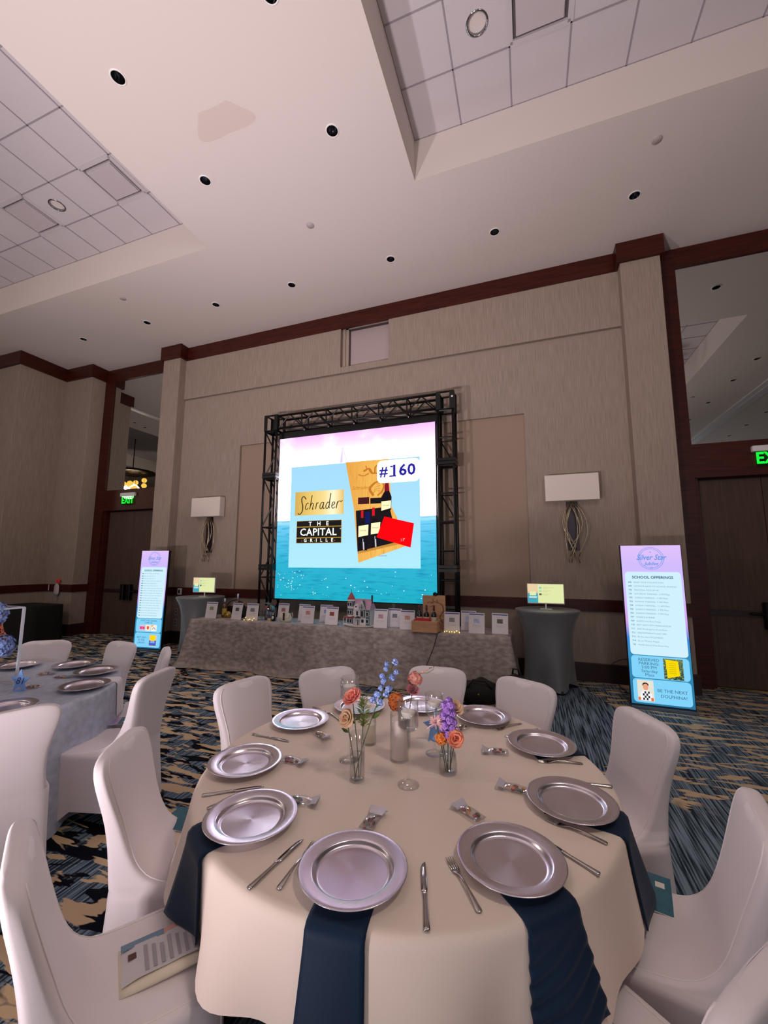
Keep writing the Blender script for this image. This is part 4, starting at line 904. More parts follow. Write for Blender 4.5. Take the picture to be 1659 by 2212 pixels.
def bud_vase(name, x, y, prof, wl, label):
    t = thing(name, label, 'vase', (x, y, ZP), 0, 'clear glass bud vases')
    inn = [(max(.001, r-.003), z+.006 if i == 0 else z) for i, (r, z) in enumerate(prof)]
    MB().lathe([(.001, .001)]+prof+inn[::-1]+[(.001, .008)], 32).build('glass', GLASS, t, True)
    wp = [(max(.001, r-.0045), max(z, .009)) for r, z in prof if z <= wl]
    MB().lathe([(.001, .009)]+wp+[(wp[-1][0], wl), (.001, wl)], 28).build('water', WATER, t, True)
VL = (-.744, 1.748); VR = (-.382, 1.945); VB = (-.640, 2.125)
bud_vase('bud_vase', *VL, [(.033, .001), (.034, .01), (.034, .195)], .11, 'straight clear bud vase holding the pink rose and blue delphinium')
bud_vase('bud_vase', *VR, [(.038, .001), (.043, .012), (.042, .05), (.036, .085), (.024, .115), (.019, .15), (.021, .185)], .08, 'round bellied clear bud vase holding the purple flowers')
bud_vase('bud_vase', *VB, [(.03, .001), (.032, .01), (.03, .14)], .08, 'clear bud vase hidden behind the tall white candle')
def V3(v, dx, dy, z=ZP+.012): return (v[0]+dx, v[1]+dy, z)
flower('pink_rose', 'open pink rose, topmost in the straight vase', V3(VL, .01, .0), (-.766, 1.735, 1.108), rose(.038, 1), FM_('pink', (250, 168, 152), (244, 134, 122)), tilt=(rad(35), rad(-18), 0), leaves=((.66, 3.4, .035), (.7, .4, .04)))
flower('peach_rose', 'peach and cream rosebud drooping from the straight vase', V3(VL, -.012, .006), (-.786, 1.72, 1.018), rose(.035, 2), FM_('peach', (242, 186, 158), (236, 214, 166)), tilt=(rad(60), rad(-40), 0), leaves=((.75, 3.6, .04),))
dt = flower('delphinium', 'tall blue delphinium spray leaning right from the straight vase', V3(VL, -.004, -.01), (-.585, 1.79, 1.262), ruffle(.008, 10, 3, .008), FM_('blue', (142, 170, 236), (170, 192, 244)), leaves=((.5, .5, .05), (.6, 5.5, .045), (.66, .1, .04)))
rn = random.Random(12); hd = Vector((-.585, 1.79, 1.262))-Vector(V3(VL, -.004, -.01))
for i in range(17):
    q = .64+.021*i; p = Vector((hd.x*q**1.3, hd.y*q**1.3, hd.z*q)); s = 1 if i % 2 else -1
    p2 = p+Vector((s*rn.uniform(.012, .034), rn.uniform(-.02, .02), rn.uniform(-.014, .016)))
    f = ruffle(.0085*(1.2-.5*(i/15)), 16, i, .0075, pts=5).build('floret', FM_('blue', (104, 136, 210)), dt, True); f.location = p2
    MB().tube([p, p2], .0009, 4).build('floret_stalk', STEM, f).matrix_parent_inverse = Matrix.Translation(-p2)
fn = MB(); rn = random.Random(5)
for k in range(150):
    a = rn.uniform(0, 6.3); L = rn.uniform(.015, .045); p = Vector((0, 0, rn.uniform(.20, .33))); d = Vector((math.cos(a), math.sin(a)*.6, rn.uniform(.1, .9))).normalized(); s = d.orthogonal().normalized()*.002
    fn.add([p, p+d*L*.6+s, p+d*L, p+d*L*.6-s], [(0, 1, 2, 3)])
t = thing('fern_sprig', 'feathery green fern sprig behind the pink rose', 'leaves', V3(VL, .012, .012)); MB().tube([(0, 0, 0), (.004, .003, .16), (.01, .01, .33)], .0018, 5).build('stem', STEM, t); fo = stuff(fn.build('frond', mat('fern_green', (104, 118, 40), .6), t)); fo.location = (.01, .008, 0)
# right vase
flower('mauve_stock', 'purple stock blossom in the middle of the round vase', V3(VR, .0, .0), (-.372, 1.93, 1.005), MB(), FM_('purple', (200, 154, 236), (180, 128, 224)), stem_r=.003)
st = [o for o in D.objects if o.name == 'mauve_stock'][0]; rn = random.Random(2)
for k in range(20):
    a = k*2.4; z = .135+.0078*k; r = .026*(1-.35*(k/20)); f = ruffle(.012, 22, k, .0095, pts=5).build('floret', FM_('purple', (176, 120, 214)), st, True); f.location = (.008+r*math.cos(a), -.01+r*math.sin(a), z+.012)
flower('spider_mum', 'pale pink spider chrysanthemum at the left of the round vase', V3(VR, -.01, -.005), (-.428, 1.915, .978), MB(), FM_('palepink', (244, 196, 200), (250, 212, 212)))
mu = [o for o in D.objects if o.name == 'spider_mum'][0]; mm = MB(); hd = Vector((-.428, 1.915, .978))-Vector(V3(VR, -.01, -.005)); rn = random.Random(9)
for k in range(90):
    z = rn.uniform(-.7, 1); a = rn.uniform(0, 6.3); q = math.sqrt(1-z*z); d = Vector((q*math.cos(a), q*math.sin(a), z)); L = rn.uniform(.026, .042)*(1.25 if z < -.3 else 1); s = d.orthogonal().normalized()*.0028; c2 = d.cross(s).normalized()*.002
    mm.add([d*.006-s, d*.006+s, d*L*.7+s+c2, d*L, d*L*.7-s+c2], [(0, 1, 2, 3, 4)])
o = mm.build('bloom', FM_('palepink', (226, 168, 172), (236, 190, 190)), mu); o.location = hd
flower('coral_rose', 'coral rose low at the right of the round vase', V3(VR, .012, -.004), (-.338, 1.905, .925), rose(.033, 4), FM_('coral', (246, 136, 104), (250, 168, 134)), tilt=(rad(60), rad(35), 0), leaves=((.8, .3, .05),))
flower('orange_lily', 'small orange blossom below the pink mum', V3(VR, -.006, .008), (-.402, 1.91, .915), ruffle(.02, 34, 6, .012), FM_('orange', (236, 146, 58), (220, 112, 40)))
flower('peach_bloom', 'peach blossom behind the purple stock', V3(VR, .008, .012), (-.352, 1.97, 1.035), rose(.036, 7), FM_('apricot', (240, 200, 168)), tilt=(rad(30), rad(20), 0))
# back vase
flower('orange_carnation', 'orange carnation leaning left behind the white candle', V3(VB, -.006, 0), (-.680, 2.10, .985), ruffle(.031, 60, 8, .017, (1, 1, 1.15)), FM_('orange2', (240, 146, 74), (226, 118, 48)))
cs = flower('coral_stock', 'coral stock with a curling tip behind the white candle', V3(VB, .006, 0), (-.585, 2.13, 1.10), ruffle(.028, 60, 9, .014, (1.25, 1, 1)), FM_('salmon', (244, 162, 148), (250, 186, 172)))
hd = Vector((-.585, 2.13, 1.10))-Vector(V3(VB, .006, 0))
MB().tube([hd, hd+Vector((.03, 0, .03)), hd+Vector((.07, 0, .035)), hd+Vector((.10, 0, .055)), hd+Vector((.10, 0, .075))], [.002, .002, .0018, .0015, .001], 6).build('tip', mat('bud_green', (120, 128, 70), .6), cs, True)
for k in range(7): MB().ball(hd+Vector((.035+.011*k, (-1)**k*.006, .034+.006*k)), .006-.0005*k, 6).build('bud', FM_('salmon', (230, 130, 118)) if k < 4 else MATS['bud_green'], cs, True)
flower('pink_tulip', 'pink tulip below the coral stock behind the white candle', V3(VB, .0, .01), (-.602, 2.15, 1.035), rose(.03, 10, 1.1), FM_('rosepink', (242, 168, 178)), tilt=(rad(20), rad(15), 0))
# ---- star shaped table numbers
def star(x, y, rz, r, txt, label, mt):
    t = thing('star_card', label, 'table number', (x, y, ZP), rz, 'star shaped table numbers')
    p = [(r*(1 if k % 2 == 0 else .45)*math.sin(PI*k/5), r*.82+r*(1 if k % 2 == 0 else .45)*math.cos(PI*k/5)) for k in range(10)]
    MB().prism(p, -.003, .003).build('star', mt, t); MB().bbox(-.03, .03, -.02, .02, 0, .006, .002).build('foot', mt, t)
    if txt: text(txt, .07, mat('card_ink', (40, 60, 110), .6), t, (0, -.004, r*.82), shear=.3)
BLUEC = mat('star_blue', (122, 160, 220), .55)
star(-3.56, 2.03, rad(14), .085, '81', 'blue star shaped table number card on the satin table', BLUEC); star(-.505, 2.27, rad(48), .09, '', 'blue star shaped card turned away behind the round vase', BLUEC)

# ================================================================== SATIN TABLE CENTREPIECE
t = thing('flower_stand', 'tall clear acrylic box stand full of flowers on the satin table', 'flower stand', (-3.88, 1.98, ZP))
ST = mat('acrylic_edge', (206, 212, 222), .15, .2, coat=.5); h = .585; w_ = .13
for sx in (-1, 1):
    for sy in (-1, 1): MB().box(sx*w_-.008, sx*w_+.008, sy*w_-.008, sy*w_+.008, 0, h).build('post', ST, t)
for z in (.006, h):
    for s in (-1, 1): MB().box(-w_, w_, s*w_-.007, s*w_+.007, z-.006, z+.006).build('rail', ST, t); MB().box(s*w_-.007, s*w_+.007, -w_, w_, z-.006, z+.006).build('rail', ST, t)
HY = FM_('hydrangea', (128, 152, 206), (104, 130, 190)); OR = FM_('dahlia', (226, 130, 84), (206, 100, 60)); PE = FM_('cream', (232, 196, 170))
for i, (dx, dy, dz, r, mt, nm, lb) in enumerate(((.05, -.03, .55, .09, HY, 'hydrangea', 'blue hydrangea head at the top of the acrylic stand'), (.07, .04, .30, .08, HY, 'hydrangea', 'blue hydrangea head low in the acrylic stand'), (.06, -.06, .42, .085, OR, 'dahlia', 'orange dahlia in the middle of the acrylic stand'), (.03, -.05, .53, .05, OR, 'dahlia', 'small orange bloom beside the top hydrangea'), (.05, -.05, .19, .06, PE, 'cream_rose', 'cream bloom at the foot of the acrylic stand'), (-.06, .0, .50, .09, PE, 'cream_rose', 'cream bloom at the left of the acrylic stand'), (-.05, .03, .33, .09, OR, 'dahlia', 'orange dahlia at the left of the acrylic stand'))):
    flower(nm, lb, (-3.88+dx*.5, 1.98+dy*.5, ZP+.012), (-3.88+dx, 1.98+dy, ZP+dz), ruffle(r, 150, 20+i, r*.2, pts=5), mt, .003, leaves=((.8, i*1.1, .12),))

# ================================================================== COVERED CHAIRS
FRONT = [(0, .480), (.2, .475), (.4, .470), (.445, .470), (.456, .462), (.4615, .40), (.465, .33), (.470, .26), (.480, .195), (.50, .145), (.54, .103), (.60, .072), (.68, .045), (.76, .020), (.83, .0), (.88, -.015), (.910, -.025), (.925, -.034), (.933, -.044)]
REAR = [(0, -.035), (.2, -.02), (.4, -.004), (.46, -.002), (.50, -.008), (.60, -.024), (.76, -.054), (.88, -.080), (.925, -.087), (.933, -.082)]
HALF = [(0, .240), (.2, .228), (.4, .221), (.445, .220), (.456, .214), (.465, .208), (.48, .198), (.50, .191), (.54, .184), (.60, .180), (.68, .184), (.76, .198), (.83, .211), (.87, .213), (.90, .203), (.92, .178), (.933, .125)]
def chair_meshes():
    N = 56; rows = []
    zs = [.0, .08, .16, .24, .32, .39, .43, .448, .456, .4595, .4615, .463, .465, .4675, .470, .475, .480, .49, .50, .52, .54, .57, .60, .64, .68, .72, .76, .80, .83, .85, .87, .89, .905, .918, .926, .931, .933]
    for z in zs:
        yf, yr, hw = cinterp(z, FRONT), cinterp(z, REAR), cinterp(z, HALF); cy, hy = (yf+yr)/2, (yf-yr)/2; row = []
        e = .28+.2*smoothstep((z-.45)/.25)
        for k in range(N):
            a = 2*PI*(k+.5)/N; c, s = math.cos(a), math.sin(a)
            x = hw*math.copysign(abs(c)**e, c); y = hy*math.copysign(abs(s)**e, s)
            zz = z
            if z < .445:
                mid = (1-min(1, abs(x)/hw))*(abs(y) > .93*hy)+(1-min(1, abs(y)/hy))*(abs(x) > .93*hw); mid = smoothstep(min(1, mid*1.4))
                arch = .015+.115*mid; zz = arch+z*(.445-arch)/.445; k2 = (1-z/.445)*mid*.035
                if abs(x) > .93*hw: x -= math.copysign(k2, x)
                if abs(y) > .93*hy: y -= math.copysign(k2, y)
            row.append((x, cy+y, zz))
        rows.append(row)
    cover = MB().rows(rows, True, False, True).mesh('cover', SPANDEX, True)
    sm = MB(); kc = [7-1, 21+0]            # the two front corners of every section
    for kk in (6, 21):
        p = [Vector(r[kk]) for r in rows[:-3]]; ctr = Vector((0, .2, 0))
        sm.tube([q+Vector((math.copysign(.0006, q.x), .0006, 0)) for q in p], .0022, 6)
    r = rows[7]; sm.tube([Vector(r[k])+Vector((0, .0006, .0004)) for k in range(6, 22)], .0022, 6)
    seam = sm.mesh('seam', SEAM, True)
    hh = MB(); rws = []
    for j in range(6):
        z = .928-.034*j/5; rws.append([(x*.075*math.sqrt(max(0.01, 1-(j/5.05)**2)), interp(z, FRONT)+.0016-(.015*(abs(x*.075)/.2)**2), z) for x in [i/5-1 for i in range(11)]])
    hold = hh.rows(rws, False).mesh('handhold', HANDH, True)
    foot = MB().lathe([(.001, 0), (.020, 0), (.022, .012), (.018, .04), (.001, .04)], 10).mesh('foot', BLACK, True)
    return cover, seam, hold, foot
CM = chair_meshes()
def make_chair(label):
    t = thing('banquet_chair', label, 'chair', group='white covered banquet chairs')
    link('cover', CM[0], t); link('seam', CM[1], t); link('handhold', CM[2], t)
    for x, y in ((-.212, .45), (.212, .45), (-.212, -.01), (.212, -.01)): link('foot', CM[3], t, (x, y, 0))
    return t
proto = None; CHAIRS = {}
def chair(key, x, y, tgt, label, twist=0.):
    """x,y = centre of the top of the backrest, tgt = point it faces"""
    global proto
    d = (Vector(tgt)-Vector((x, y))).normalized(); rz = math.atan2(-d.x, d.y)+rad(twist); d = Vector((-math.sin(rz), math.cos(rz)))
    p = Vector((x, y))+d*.06
    if proto is None: proto = c = make_chair(label); c.location = (p.x, p.y, 0); c.rotation_euler = (0, 0, rz)
    else: c = dup(proto, (p.x, p.y, 0), rz, label)
    CHAIRS[key] = (p, rz)
chair('c1', -1.80, 2.30, T1, 'white covered chair behind the blue reflecting plate, leftmost of the four back chairs')
chair('c2', -1.42, 2.76, T1, 'white covered chair behind the pink rose, second of the four back chairs')
chair('c3', -.67, 3.07, T1, 'white covered chair behind the coral stock, third of the four back chairs')
chair('c4', -.05, 2.94, T1, 'white covered chair before the black bag, rightmost of the four back chairs')
chair('c5', .53, 2.49, T1, 'white covered chair right of the cream table, below the right lit poster')
chair('c6', .66, 1.70, T1, 'white covered chair at the right edge, with the teal booklet on its seat')
chair('c7', .41, 1.085, T1, 'white covered chair cut off at the bottom right corner')
chair('c9', -1.70, 1.38, T1, 'white covered chair left of the cream table, with a teal booklet and white bag')
chair('c10', -1.34, .80, T1, 'white covered chair in the left foreground, with a white pouch on its seat')
chair('L1', -4.48, 2.745, T2, 'white covered chair facing forward at the far edge of the satin table')
chair('L2', -3.73, 2.96, T2, 'white covered chair before the left lit poster')
chair('L3', -3.06, 2.86, T2, 'white covered chair seen edge on beyond the satin table')
chair('L4', -2.50, 2.27, T2, 'white covered chair in profile, with the pink and teal booklet on its seat')
chair('L5', -2.56, 1.44, T2, 'white covered chair with its back to the camera at the left edge')
SEATZ = .4665
# ---- printed booklets and pouches on the seats
TEAL = mat('booklet_teal', (14, 92, 112), .35, coat=.3, var=((30, 30, 30), (22, 104, 124))); PINK = mat('booklet_pink', (214, 168, 190), .35, coat=.3, var=((9, 9, 9), (150, 140, 196))); PAPER = mat('paper', (232, 228, 222), .6)
def booklet(x, y, z, rz, label, w_=.14, h=.216, both=True, logo=False, tilt=0.):
    t = thing('programme_booklet', label, 'booklet', (x, y, z), rz, 'programme booklets on the seats'); t.rotation_euler = (tilt, 0, rz)
    MB().bbox(-w_/2, w_/2, -h/2, h/2, 0, .003, .0008).build('pages', PAPER, t)
    MB().box(-w_/2-.001, w_/2+.001, (-h/2 if not both else 0), h/2+.001, .003, .0045).build('cover_teal', TEAL, t)
    if both: MB().box(-w_/2-.001, w_/2+.001, -h/2-.001, 0, .003, .0045).build('cover_pink', PINK, t)
    if not logo: MB().box(.02, .05, .03, .06, .0045, .005).build('white_patch', PAPER, t)
    if logo:
        e = MB(); I = mat('logo_ink', (96, 84, 110), .5)
        for r in (.045, .038):
            pts = [(r*math.cos(a), -.055+r*math.sin(a), .0052) for a in [2*PI*k/24 for k in range(25)]]; e.tube(pts, .0006, 4)
        e.build('emblem_ring', I, t); text('Silver Star', .03, I, t, (0, -.052, .0054), rot=(0, 0, 0), shear=.35); text('Jubilee', .02, I, t, (.004, -.074, .0054), rot=(0, 0, 0), shear=.35)
    return t
def on_seat(key, dx, dy): p, rz = CHAIRS[key]; return p.x+dx*math.cos(rz)-dy*math.sin(rz), p.y+dx*math.sin(rz)+dy*math.cos(rz), rz
booklet(.380, 1.93, SEATZ+.010, rad(-12), 'teal booklet lying on the seat of the right edge chair', both=False, h=.20)
x, y, rz = on_seat('c7', -.02, .40); booklet(.10, 1.30, SEATZ+.001, rad(150), 'pink booklet with a round emblem under the rippled napkin', logo=True)
x, y, rz = on_seat('L4', -.02, .27); booklet(-3.03, 2.43, SEATZ+.012, rad(-52), 'pink and teal booklet on the seat of the profile chair')
x, y, rz = on_seat('L3', .0, .27); booklet(-3.36, 2.66, SEATZ+.002, rad(20), 'dark teal booklet on the seat beyond the profile chair', both=False)
def pouch(x, y, rz, label, sheet):
    t = thing('paper_pouch', label, 'bag', (x, y, SEATZ+.001), rz); rows = []
    for i in range(9):
        u = i/8; hh = .004+.018*math.sin(PI*u)**.6; rows.append([((u-.5)*.25, .085*math.cos(a), .012+hh*.6*math.sin(a)+.0) for a in [2*PI*k/14 for k in range(14)]])
    MB().rows([[(p[0], max(-.085, min(.085, p[1]*1.15)), max(0, p[2])) for p in r] for r in rows], True, True, True).build('pouch', mat('pouch_white', (228, 216, 196), .7), t, True)
    if sheet:
        sh = [[((i/6-.5)*.24, (j/3-.5)*.125, .0275-.07*abs(i/6-.5)**3+.002*math.sin(i*1.7)) for j in range(4)] for i in range(7)]
        MB().rows(sh, False).build('printed_sheet', mat('sheet_grey', (196, 192, 196), .6), t, True)
        MB().box(-.102, -.080, .012, .034, .0265, .0275).build('printed_picture', mat('print_dark', (82, 44, 40), .5), t)
        for i in range(7): MB().box(-.06+.022*i, -.05+.022*i, -.05, .045-.01*(i % 3), .0282, .0286).build('printed_line', mat('print_grey', (158, 152, 160), .6), t)
        MB().box(-.12, -.0, .058, .082, .0245, .0262).build('blue_leaflet', mat('leaflet_blue', (110, 136, 160), .5), t); MB().box(.0, .12, .058, .082, .0243, .026).build('pink_leaflet', mat('leaflet_pink', (214, 160, 146), .5), t)
    return t
pouch(-1.125, 1.125, math.atan2(.179, .133), 'white pouch with a printed sheet on the left foreground chair', True)
pouch(-1.535, 1.585, rad(10), 'small white pouch under a teal booklet on the left chair', False)
booklet(-1.565, 1.635, SEATZ+.030, rad(5), 'teal booklet lying over a white pouch on the left chair', both=False, h=.15, w_=.2)

# ================================================================== AUCTION TABLE
AX0, AX1 = -5.37, -.27; ASL = .15/5.1; AD = .66
def ay(x, v=0): return 5.46+(x-AX0)*ASL+v
ang = math.atan(ASL)
for i in range(2):
    t = thing('folding_table', ('left' if i == 0 else 'right')+' folding table under the long grey cloth', 'table', (AX0+2.55*i+1.275, ay(AX0+2.55*i+1.275, AD/2), 0), ang, 'folding tables under the long cloth')
    MB().bbox(-1.26, 1.26, -AD/2+.01, AD/2-.01, .72, .755, .005).build('tabletop', MATS['plywood'], t)
    for sx in (-1, 1):
        for sy in (-1, 1): MB().tube([(sx*1.05, sy*.27, 0), (sx*1.05, sy*.27, .72)], .014, 8).build('leg', DARKM, t)
per = []
def seg(a, b, n): return [(a[0]+(b[0]-a[0])*i/n, a[1]+(b[1]-a[1])*i/n) for i in range(n)]
P4 = [(AX0, ay(AX0)), (AX1, ay(AX1)), (AX1, ay(AX1, AD)), (AX0, ay(AX0, AD))]
nrm = [(0, -1), (1, 0), (0, 1), (-1, 0)]
loop = []
for i in range(4):
    a, b = P4[i], P4[(i+1) % 4]; n = 120 if i % 2 == 0 else 26
    for k in range(n):
        q = k/n; nx, ny = nrm[i]; w1_ = max(0, 1-q*n/5); w2_ = max(0, 1-(n-q*n)/5); pn, nn = nrm[i-1], nrm[(i+1) % 4]
        vx, vy = nx+pn[0]*w1_*.8+nn[0]*w2_*.8, ny+pn[1]*w1_*.8+nn[1]*w2_*.8
        loop.append((a[0]+(b[0]-a[0])*q, a[1]+(b[1]-a[1])*q, vx, vy, q*(5.1 if i % 2 == 0 else .72), i, max(w1_, w2_)))
rn = random.Random(3); phs = [rn.uniform(0, 6) for _ in range(5)]
rows = []
cxm, cym = (AX0+AX1)/2, ay((AX0+AX1)/2, AD/2)
for sc in (.02, .5, .97): rows.append([(cxm+(p[0]-cxm)*sc, cym+(p[1]-cym)*sc, .7605) for p in loop])
for j in range(0, 13):
    t_ = j/12; row = []
    for (x, y, vx, vy, s, i, cw_) in loop:
        big = math.sin(3.1*s+phs[0])*.5+math.sin(6.7*s+phs[1])*.35+math.sin(13*s+phs[2])*.15
        lft = smoothstep((-1.6-x)/2.5) if i == 0 else .4
        off = .006+.05*t_+(.08*t_*cw_)+.075*t_*big*(.35+.9*lft)*(1-.6*cw_)
        if t_ > .85: off += (t_-.85)*.35
        zz = .7605-.752*min(1, t_*1.02) if t_ > 0 else .757
        row.append((x+vx*off, y+vy*off*(1 if i != 2 else .35), max(.006, zz)))
    rows.append(row)
o = MB().rows([r for r in rows], True, True).build('long_tablecloth', DAMASK, None, True); tag(o, 'long crushed grey cloth over the tables below the screen', 'tablecloth')
AZ = .7605
# ---- upright sign cards
CW, CH_ = .212, .268
BAND = mat('card_band', (92, 104, 158), .5); CARDP = mat('card_paper', (226, 218, 222), .5); FAINT = mat('card_faint', (190, 184, 192), .6)
CARDS = [(-5.11, 5.61, 'green', (120, 132, 96)), (-4.60, 5.63, 'dark', (70, 74, 66)), (-4.307, 5.65, 'grey and white', (110, 104, 118)), (-3.86, 5.86, 'red', (150, 92, 96)), (-3.465, 5.86, 'small black', (90, 84, 92)), (-3.275, 5.655, 'red and blue', (176, 116, 122)), (-3.085, 5.90, 'hidden blue', (120, 140, 176)), (-2.87, 5.67, 'brown red', (120, 58, 44)), (-2.07, 5.655, 'grey and pink', (160, 132, 140)), (-1.90, 5.80, 'black square', (104, 108, 118)), (-1.665, 5.66, 'orange and blue', (170, 128, 118)), (-1.03, 5.67, 'grey bird', (120, 122, 122)), (-.835, 5.90, 'narrow blue', (150, 172, 212)), (-.70, 5.69, 'pale blue', (150, 164, 196)), (-.40, 5.75, 'black', (86, 80, 74))]
for i, (x, y, desc, c) in enumerate(CARDS):
    t = thing('sign_card', f'white sign card with {desc} picture, {ORD[i]} from left on the long table', 'sign card', (x, y, AZ), rad(random.Random(i).uniform(-6, 8)), 'upright cards on the long grey table')
    tl = .17
    def P(u, z, d=0): return (u, z*tl-d, z*math.sqrt(1-tl*tl)+.002)
    b = MB(); b.add([P(-CW/2, 0), P(CW/2, 0), P(CW/2, CH_), P(-CW/2, CH_), P(-CW/2, 0, -.003), P(CW/2, 0, -.003), P(CW/2, CH_, -.003), P(-CW/2, CH_, -.003)], [(0, 1, 2, 3), (5, 4, 7, 6), (1, 5, 6, 2), (4, 0, 3, 7), (3, 2, 6, 7), (4, 5, 1, 0)]); b.build('paper', CARDP, t)
    MB().add([P(-CW/2, .0, -.004), P(CW/2, .0, -.004), P(CW/2, .20, -.004), P(-CW/2, .20, -.004), (CW/2, .11, .0), (-CW/2, .11, .0)], [(0, 1, 2, 3), (0, 1, 4, 5)]).build('acrylic_stand', FILM, t)
    MB().quad(P(-CW*.46, .240, .001), P(CW*.46, .240, .001), P(CW*.46, .257, .001), P(-CW*.46, .257, .001)).build('header_band', BAND, t)
    MB().quad(P(-.038, .135, .001), P(.038, .135, .001), P(.038, .192, .001), P(-.038, .192, .001)).build('picture', mat('cardpic%d' % i, c, .5, var=((28, 28, 28), tuple(min(255, int(v*1.28)) for v in c), 1)), t)
    b = MB()
    for z, w2 in ((.212, .05), (.105, .055), (.093, .06), (.081, .045)): b.quad(P(-w2, z, .001), P(w2, z, .001), P(w2, z+.003, .001), P(-w2, z+.003, .001))
    b.build('faint_line', FAINT, t)
# ---- fairy lights at two cards
for (x, y, n, lb) in ((-4.31, 5.60, 6, 'warm fairy light string at the third sign card'), (-1.02, 5.62, 7, 'warm fairy light string at the card right of the wine crate')):
    t = thing('fairy_lights', lb, 'string lights', (x, y, AZ), 0, 'fairy light strings'); rn = random.Random(n); pts = [((k/(n-1)-.5)*.2, -.012*(k % 2), .012+.05*rn.random()*(k % 2)) for k in range(n)]
    MB().tube([(-.12, 0, .002)]+pts+[(.12, 0, .002)], .0012, 5).build('wire', mat('copper_wire', (170, 120, 70), .4, .8), t)
    for p in pts: MB().ball(p, .007, 8).build('bulb', emis('fairy_bulb', (255, 214, 90), 3.0), t, True)
# ---- whiskey bottles in a dark basket
def bottle(name, label, x, y, z, h, r, glass, cap, lab, neck=.3, grp=None, rz=0):
    t = thing(name, label, 'bottle', (x, y, z), rz, grp)
    MB().lathe([(.001, 0), (r, .0), (r, h*.58), (r*.85, h*.65), (r*.38, h*.72), (r*.34, h*.97), (r*.38, h), (.001, h)], 20).build('glass', glass, t, True)
    MB().lathe([(r*.39, h*.80), (r*.41, h*.81), (r*.41, h*1.002), (.001, h*1.006)], 16).build('cap', cap, t, True)
    MB().lathe([(r*1.015, h*.12), (r*1.015, h*.48)], 20).build('label', lab, t, True); return t
AMB = mat('amber_glass', (84, 44, 14), .12, coat=.6); SILV = mat('silver_cap', (206, 206, 214), .25, .7); YL = mat('label_yellow', (206, 170, 70), .5)
t = thing('gift_basket', 'dark basket holding the bottles at the left end of the long table', 'basket', (-4.86, 5.93, AZ)); b = MB()
b.box(-.22, .22, -.09, .09, 0, .008).box(-.22, -.208, -.09, .09, 0, .17).box(.208, .22, -.09, .09, 0, .17).box(-.22, .22, -.09, -.078, 0, .06).box(-.22, .22, .078, .09, 0, .17); b.build('basket', mat('dark_wicker', (40, 22, 16), .7, bump=((80, 80, 120), .6)), t)
MB().tube([(-.2, 0, .17), (-.12, 0, .26), (0, 0, .29), (.12, 0, .26), (.2, 0, .17)], .008, 8).build('handle', MATS['dark_wicker'], t, True)
bottle('liquor_bottle', 'shorter liquor bottle with a yellow label and silver cap', -4.985, 5.80, AZ, .32, .038, AMB, SILV, YL, grp='liquor bottles'); bottle('liquor_bottle', 'taller amber liquor bottle with a silver cap in the dark basket', -4.82, 5.93, AZ+.008, .385, .04, AMB, SILV, YL, grp='liquor bottles')
o = ruffle(.045, 30, 41, .03, (1.3, .6, 1)).build('gift_bow', mat('gold_ribbon', (196, 160, 80), .3, .3), None, True, (-4.905, 5.785, AZ+.046)); tag(o, 'gold ribbon bow between the liquor bottles', 'bow')
# ---- wrapped plush, penguin, purse
t = thing('wrapped_gift', 'clear wrapped gift with a grey plush toy and red card, beside the third card', 'gift', (-4.10, 5.83, AZ))
MB().ball((-.03, 0, .06), .055, 12, (1, .8, 1.05)).ball((-.03, -.01, .135), .04, 10).build('plush_body', mat('plush_grey', (92, 92, 104), .9, bump=((200, 200, 200), .4)), t, True)
for s in (-1, 1): MB().ball((-.03+s*.028, -.01, .17), .016, 8).build('plush_ear', MATS['plush_grey'], t, True)
MB().bbox(-.085, -.055, .0, .03, 0, .22, .004).build('red_card', mat('gift_red', (190, 50, 36), .5), t); MB().bbox(.02, .08, -.01, .05, 0, .12, .004).build('blue_box', mat('gift_blue', (60, 92, 130), .4), t)
MB().rows([[(.11*k*c_, .075*k*s_, z) for c_, s_ in [(math.copysign(abs(math.cos(a))**.5, math.cos(a)), math.copysign(abs(math.sin(a))**.5, math.sin(a))) for a in [2*PI*q/20 for q in range(20)]]] for z, k in ((.001, 1), (.06, 1.03), (.14, 1), (.2, .8), (.235, .35), (.25, .3), (.27, .6))], True, True).build('cellophane', FILM, t, True)
t = thing('penguin_figure', 'small black and white penguin figure with a tan block, left of the purse', 'figurine', (-3.93, 5.72, AZ))
MB().lathe([(.001, 0), (.03, 0), (.036, .03), (.032, .07), (.022, .09), (.024, .105), (.018, .122), (.001, .127)], 16).build('body', BLACK, t, True); MB().ball((0, -.014, .05), .029, 10, (.85, .9, 1.4)).build('belly', WHITE, t, True); MB().ball((0, -.012, .108), .015, 8).build('face', WHITE, t, True)
MB().tube([(0, -.022, .105), (0, -.042, .103)], [.006, .001], 8).build('beak', CANDY[2], t, True)
for s in (-1, 1): MB().ball((s*.034, 0, .06), .012, 8, (.5, 1, 2.2)).build('wing', BLACK, t, True)
MB().bbox(-.085, -.03, -.05, -.01, 0, .042, .004).build('block', mat('tan_block', (206, 172, 136), .5), t)
t = thing('white_purse', 'white flap purse with a brown clasp strap and chain on the long table', 'purse', (-3.70, 5.72, AZ), rad(-8)); CR = mat('cream_leather', (222, 216, 200), .4, coat=.2)
MB().rows([[(.105*k*c_, .045*k2*s_, z) for c_, s_ in [(math.copysign(abs(math.cos(a))**.55, math.cos(a)), math.copysign(abs(math.sin(a))**.7, math.sin(a))) for a in [2*PI*q/24 for q in range(24)]]] for z, k, k2 in ((.001, .95, .9), (.02, 1.03, 1.05), (.07, 1.0, 1.0), (.12, .9, .7), (.138, .8, .3))], True, True, True).build('body', CR, t, True)
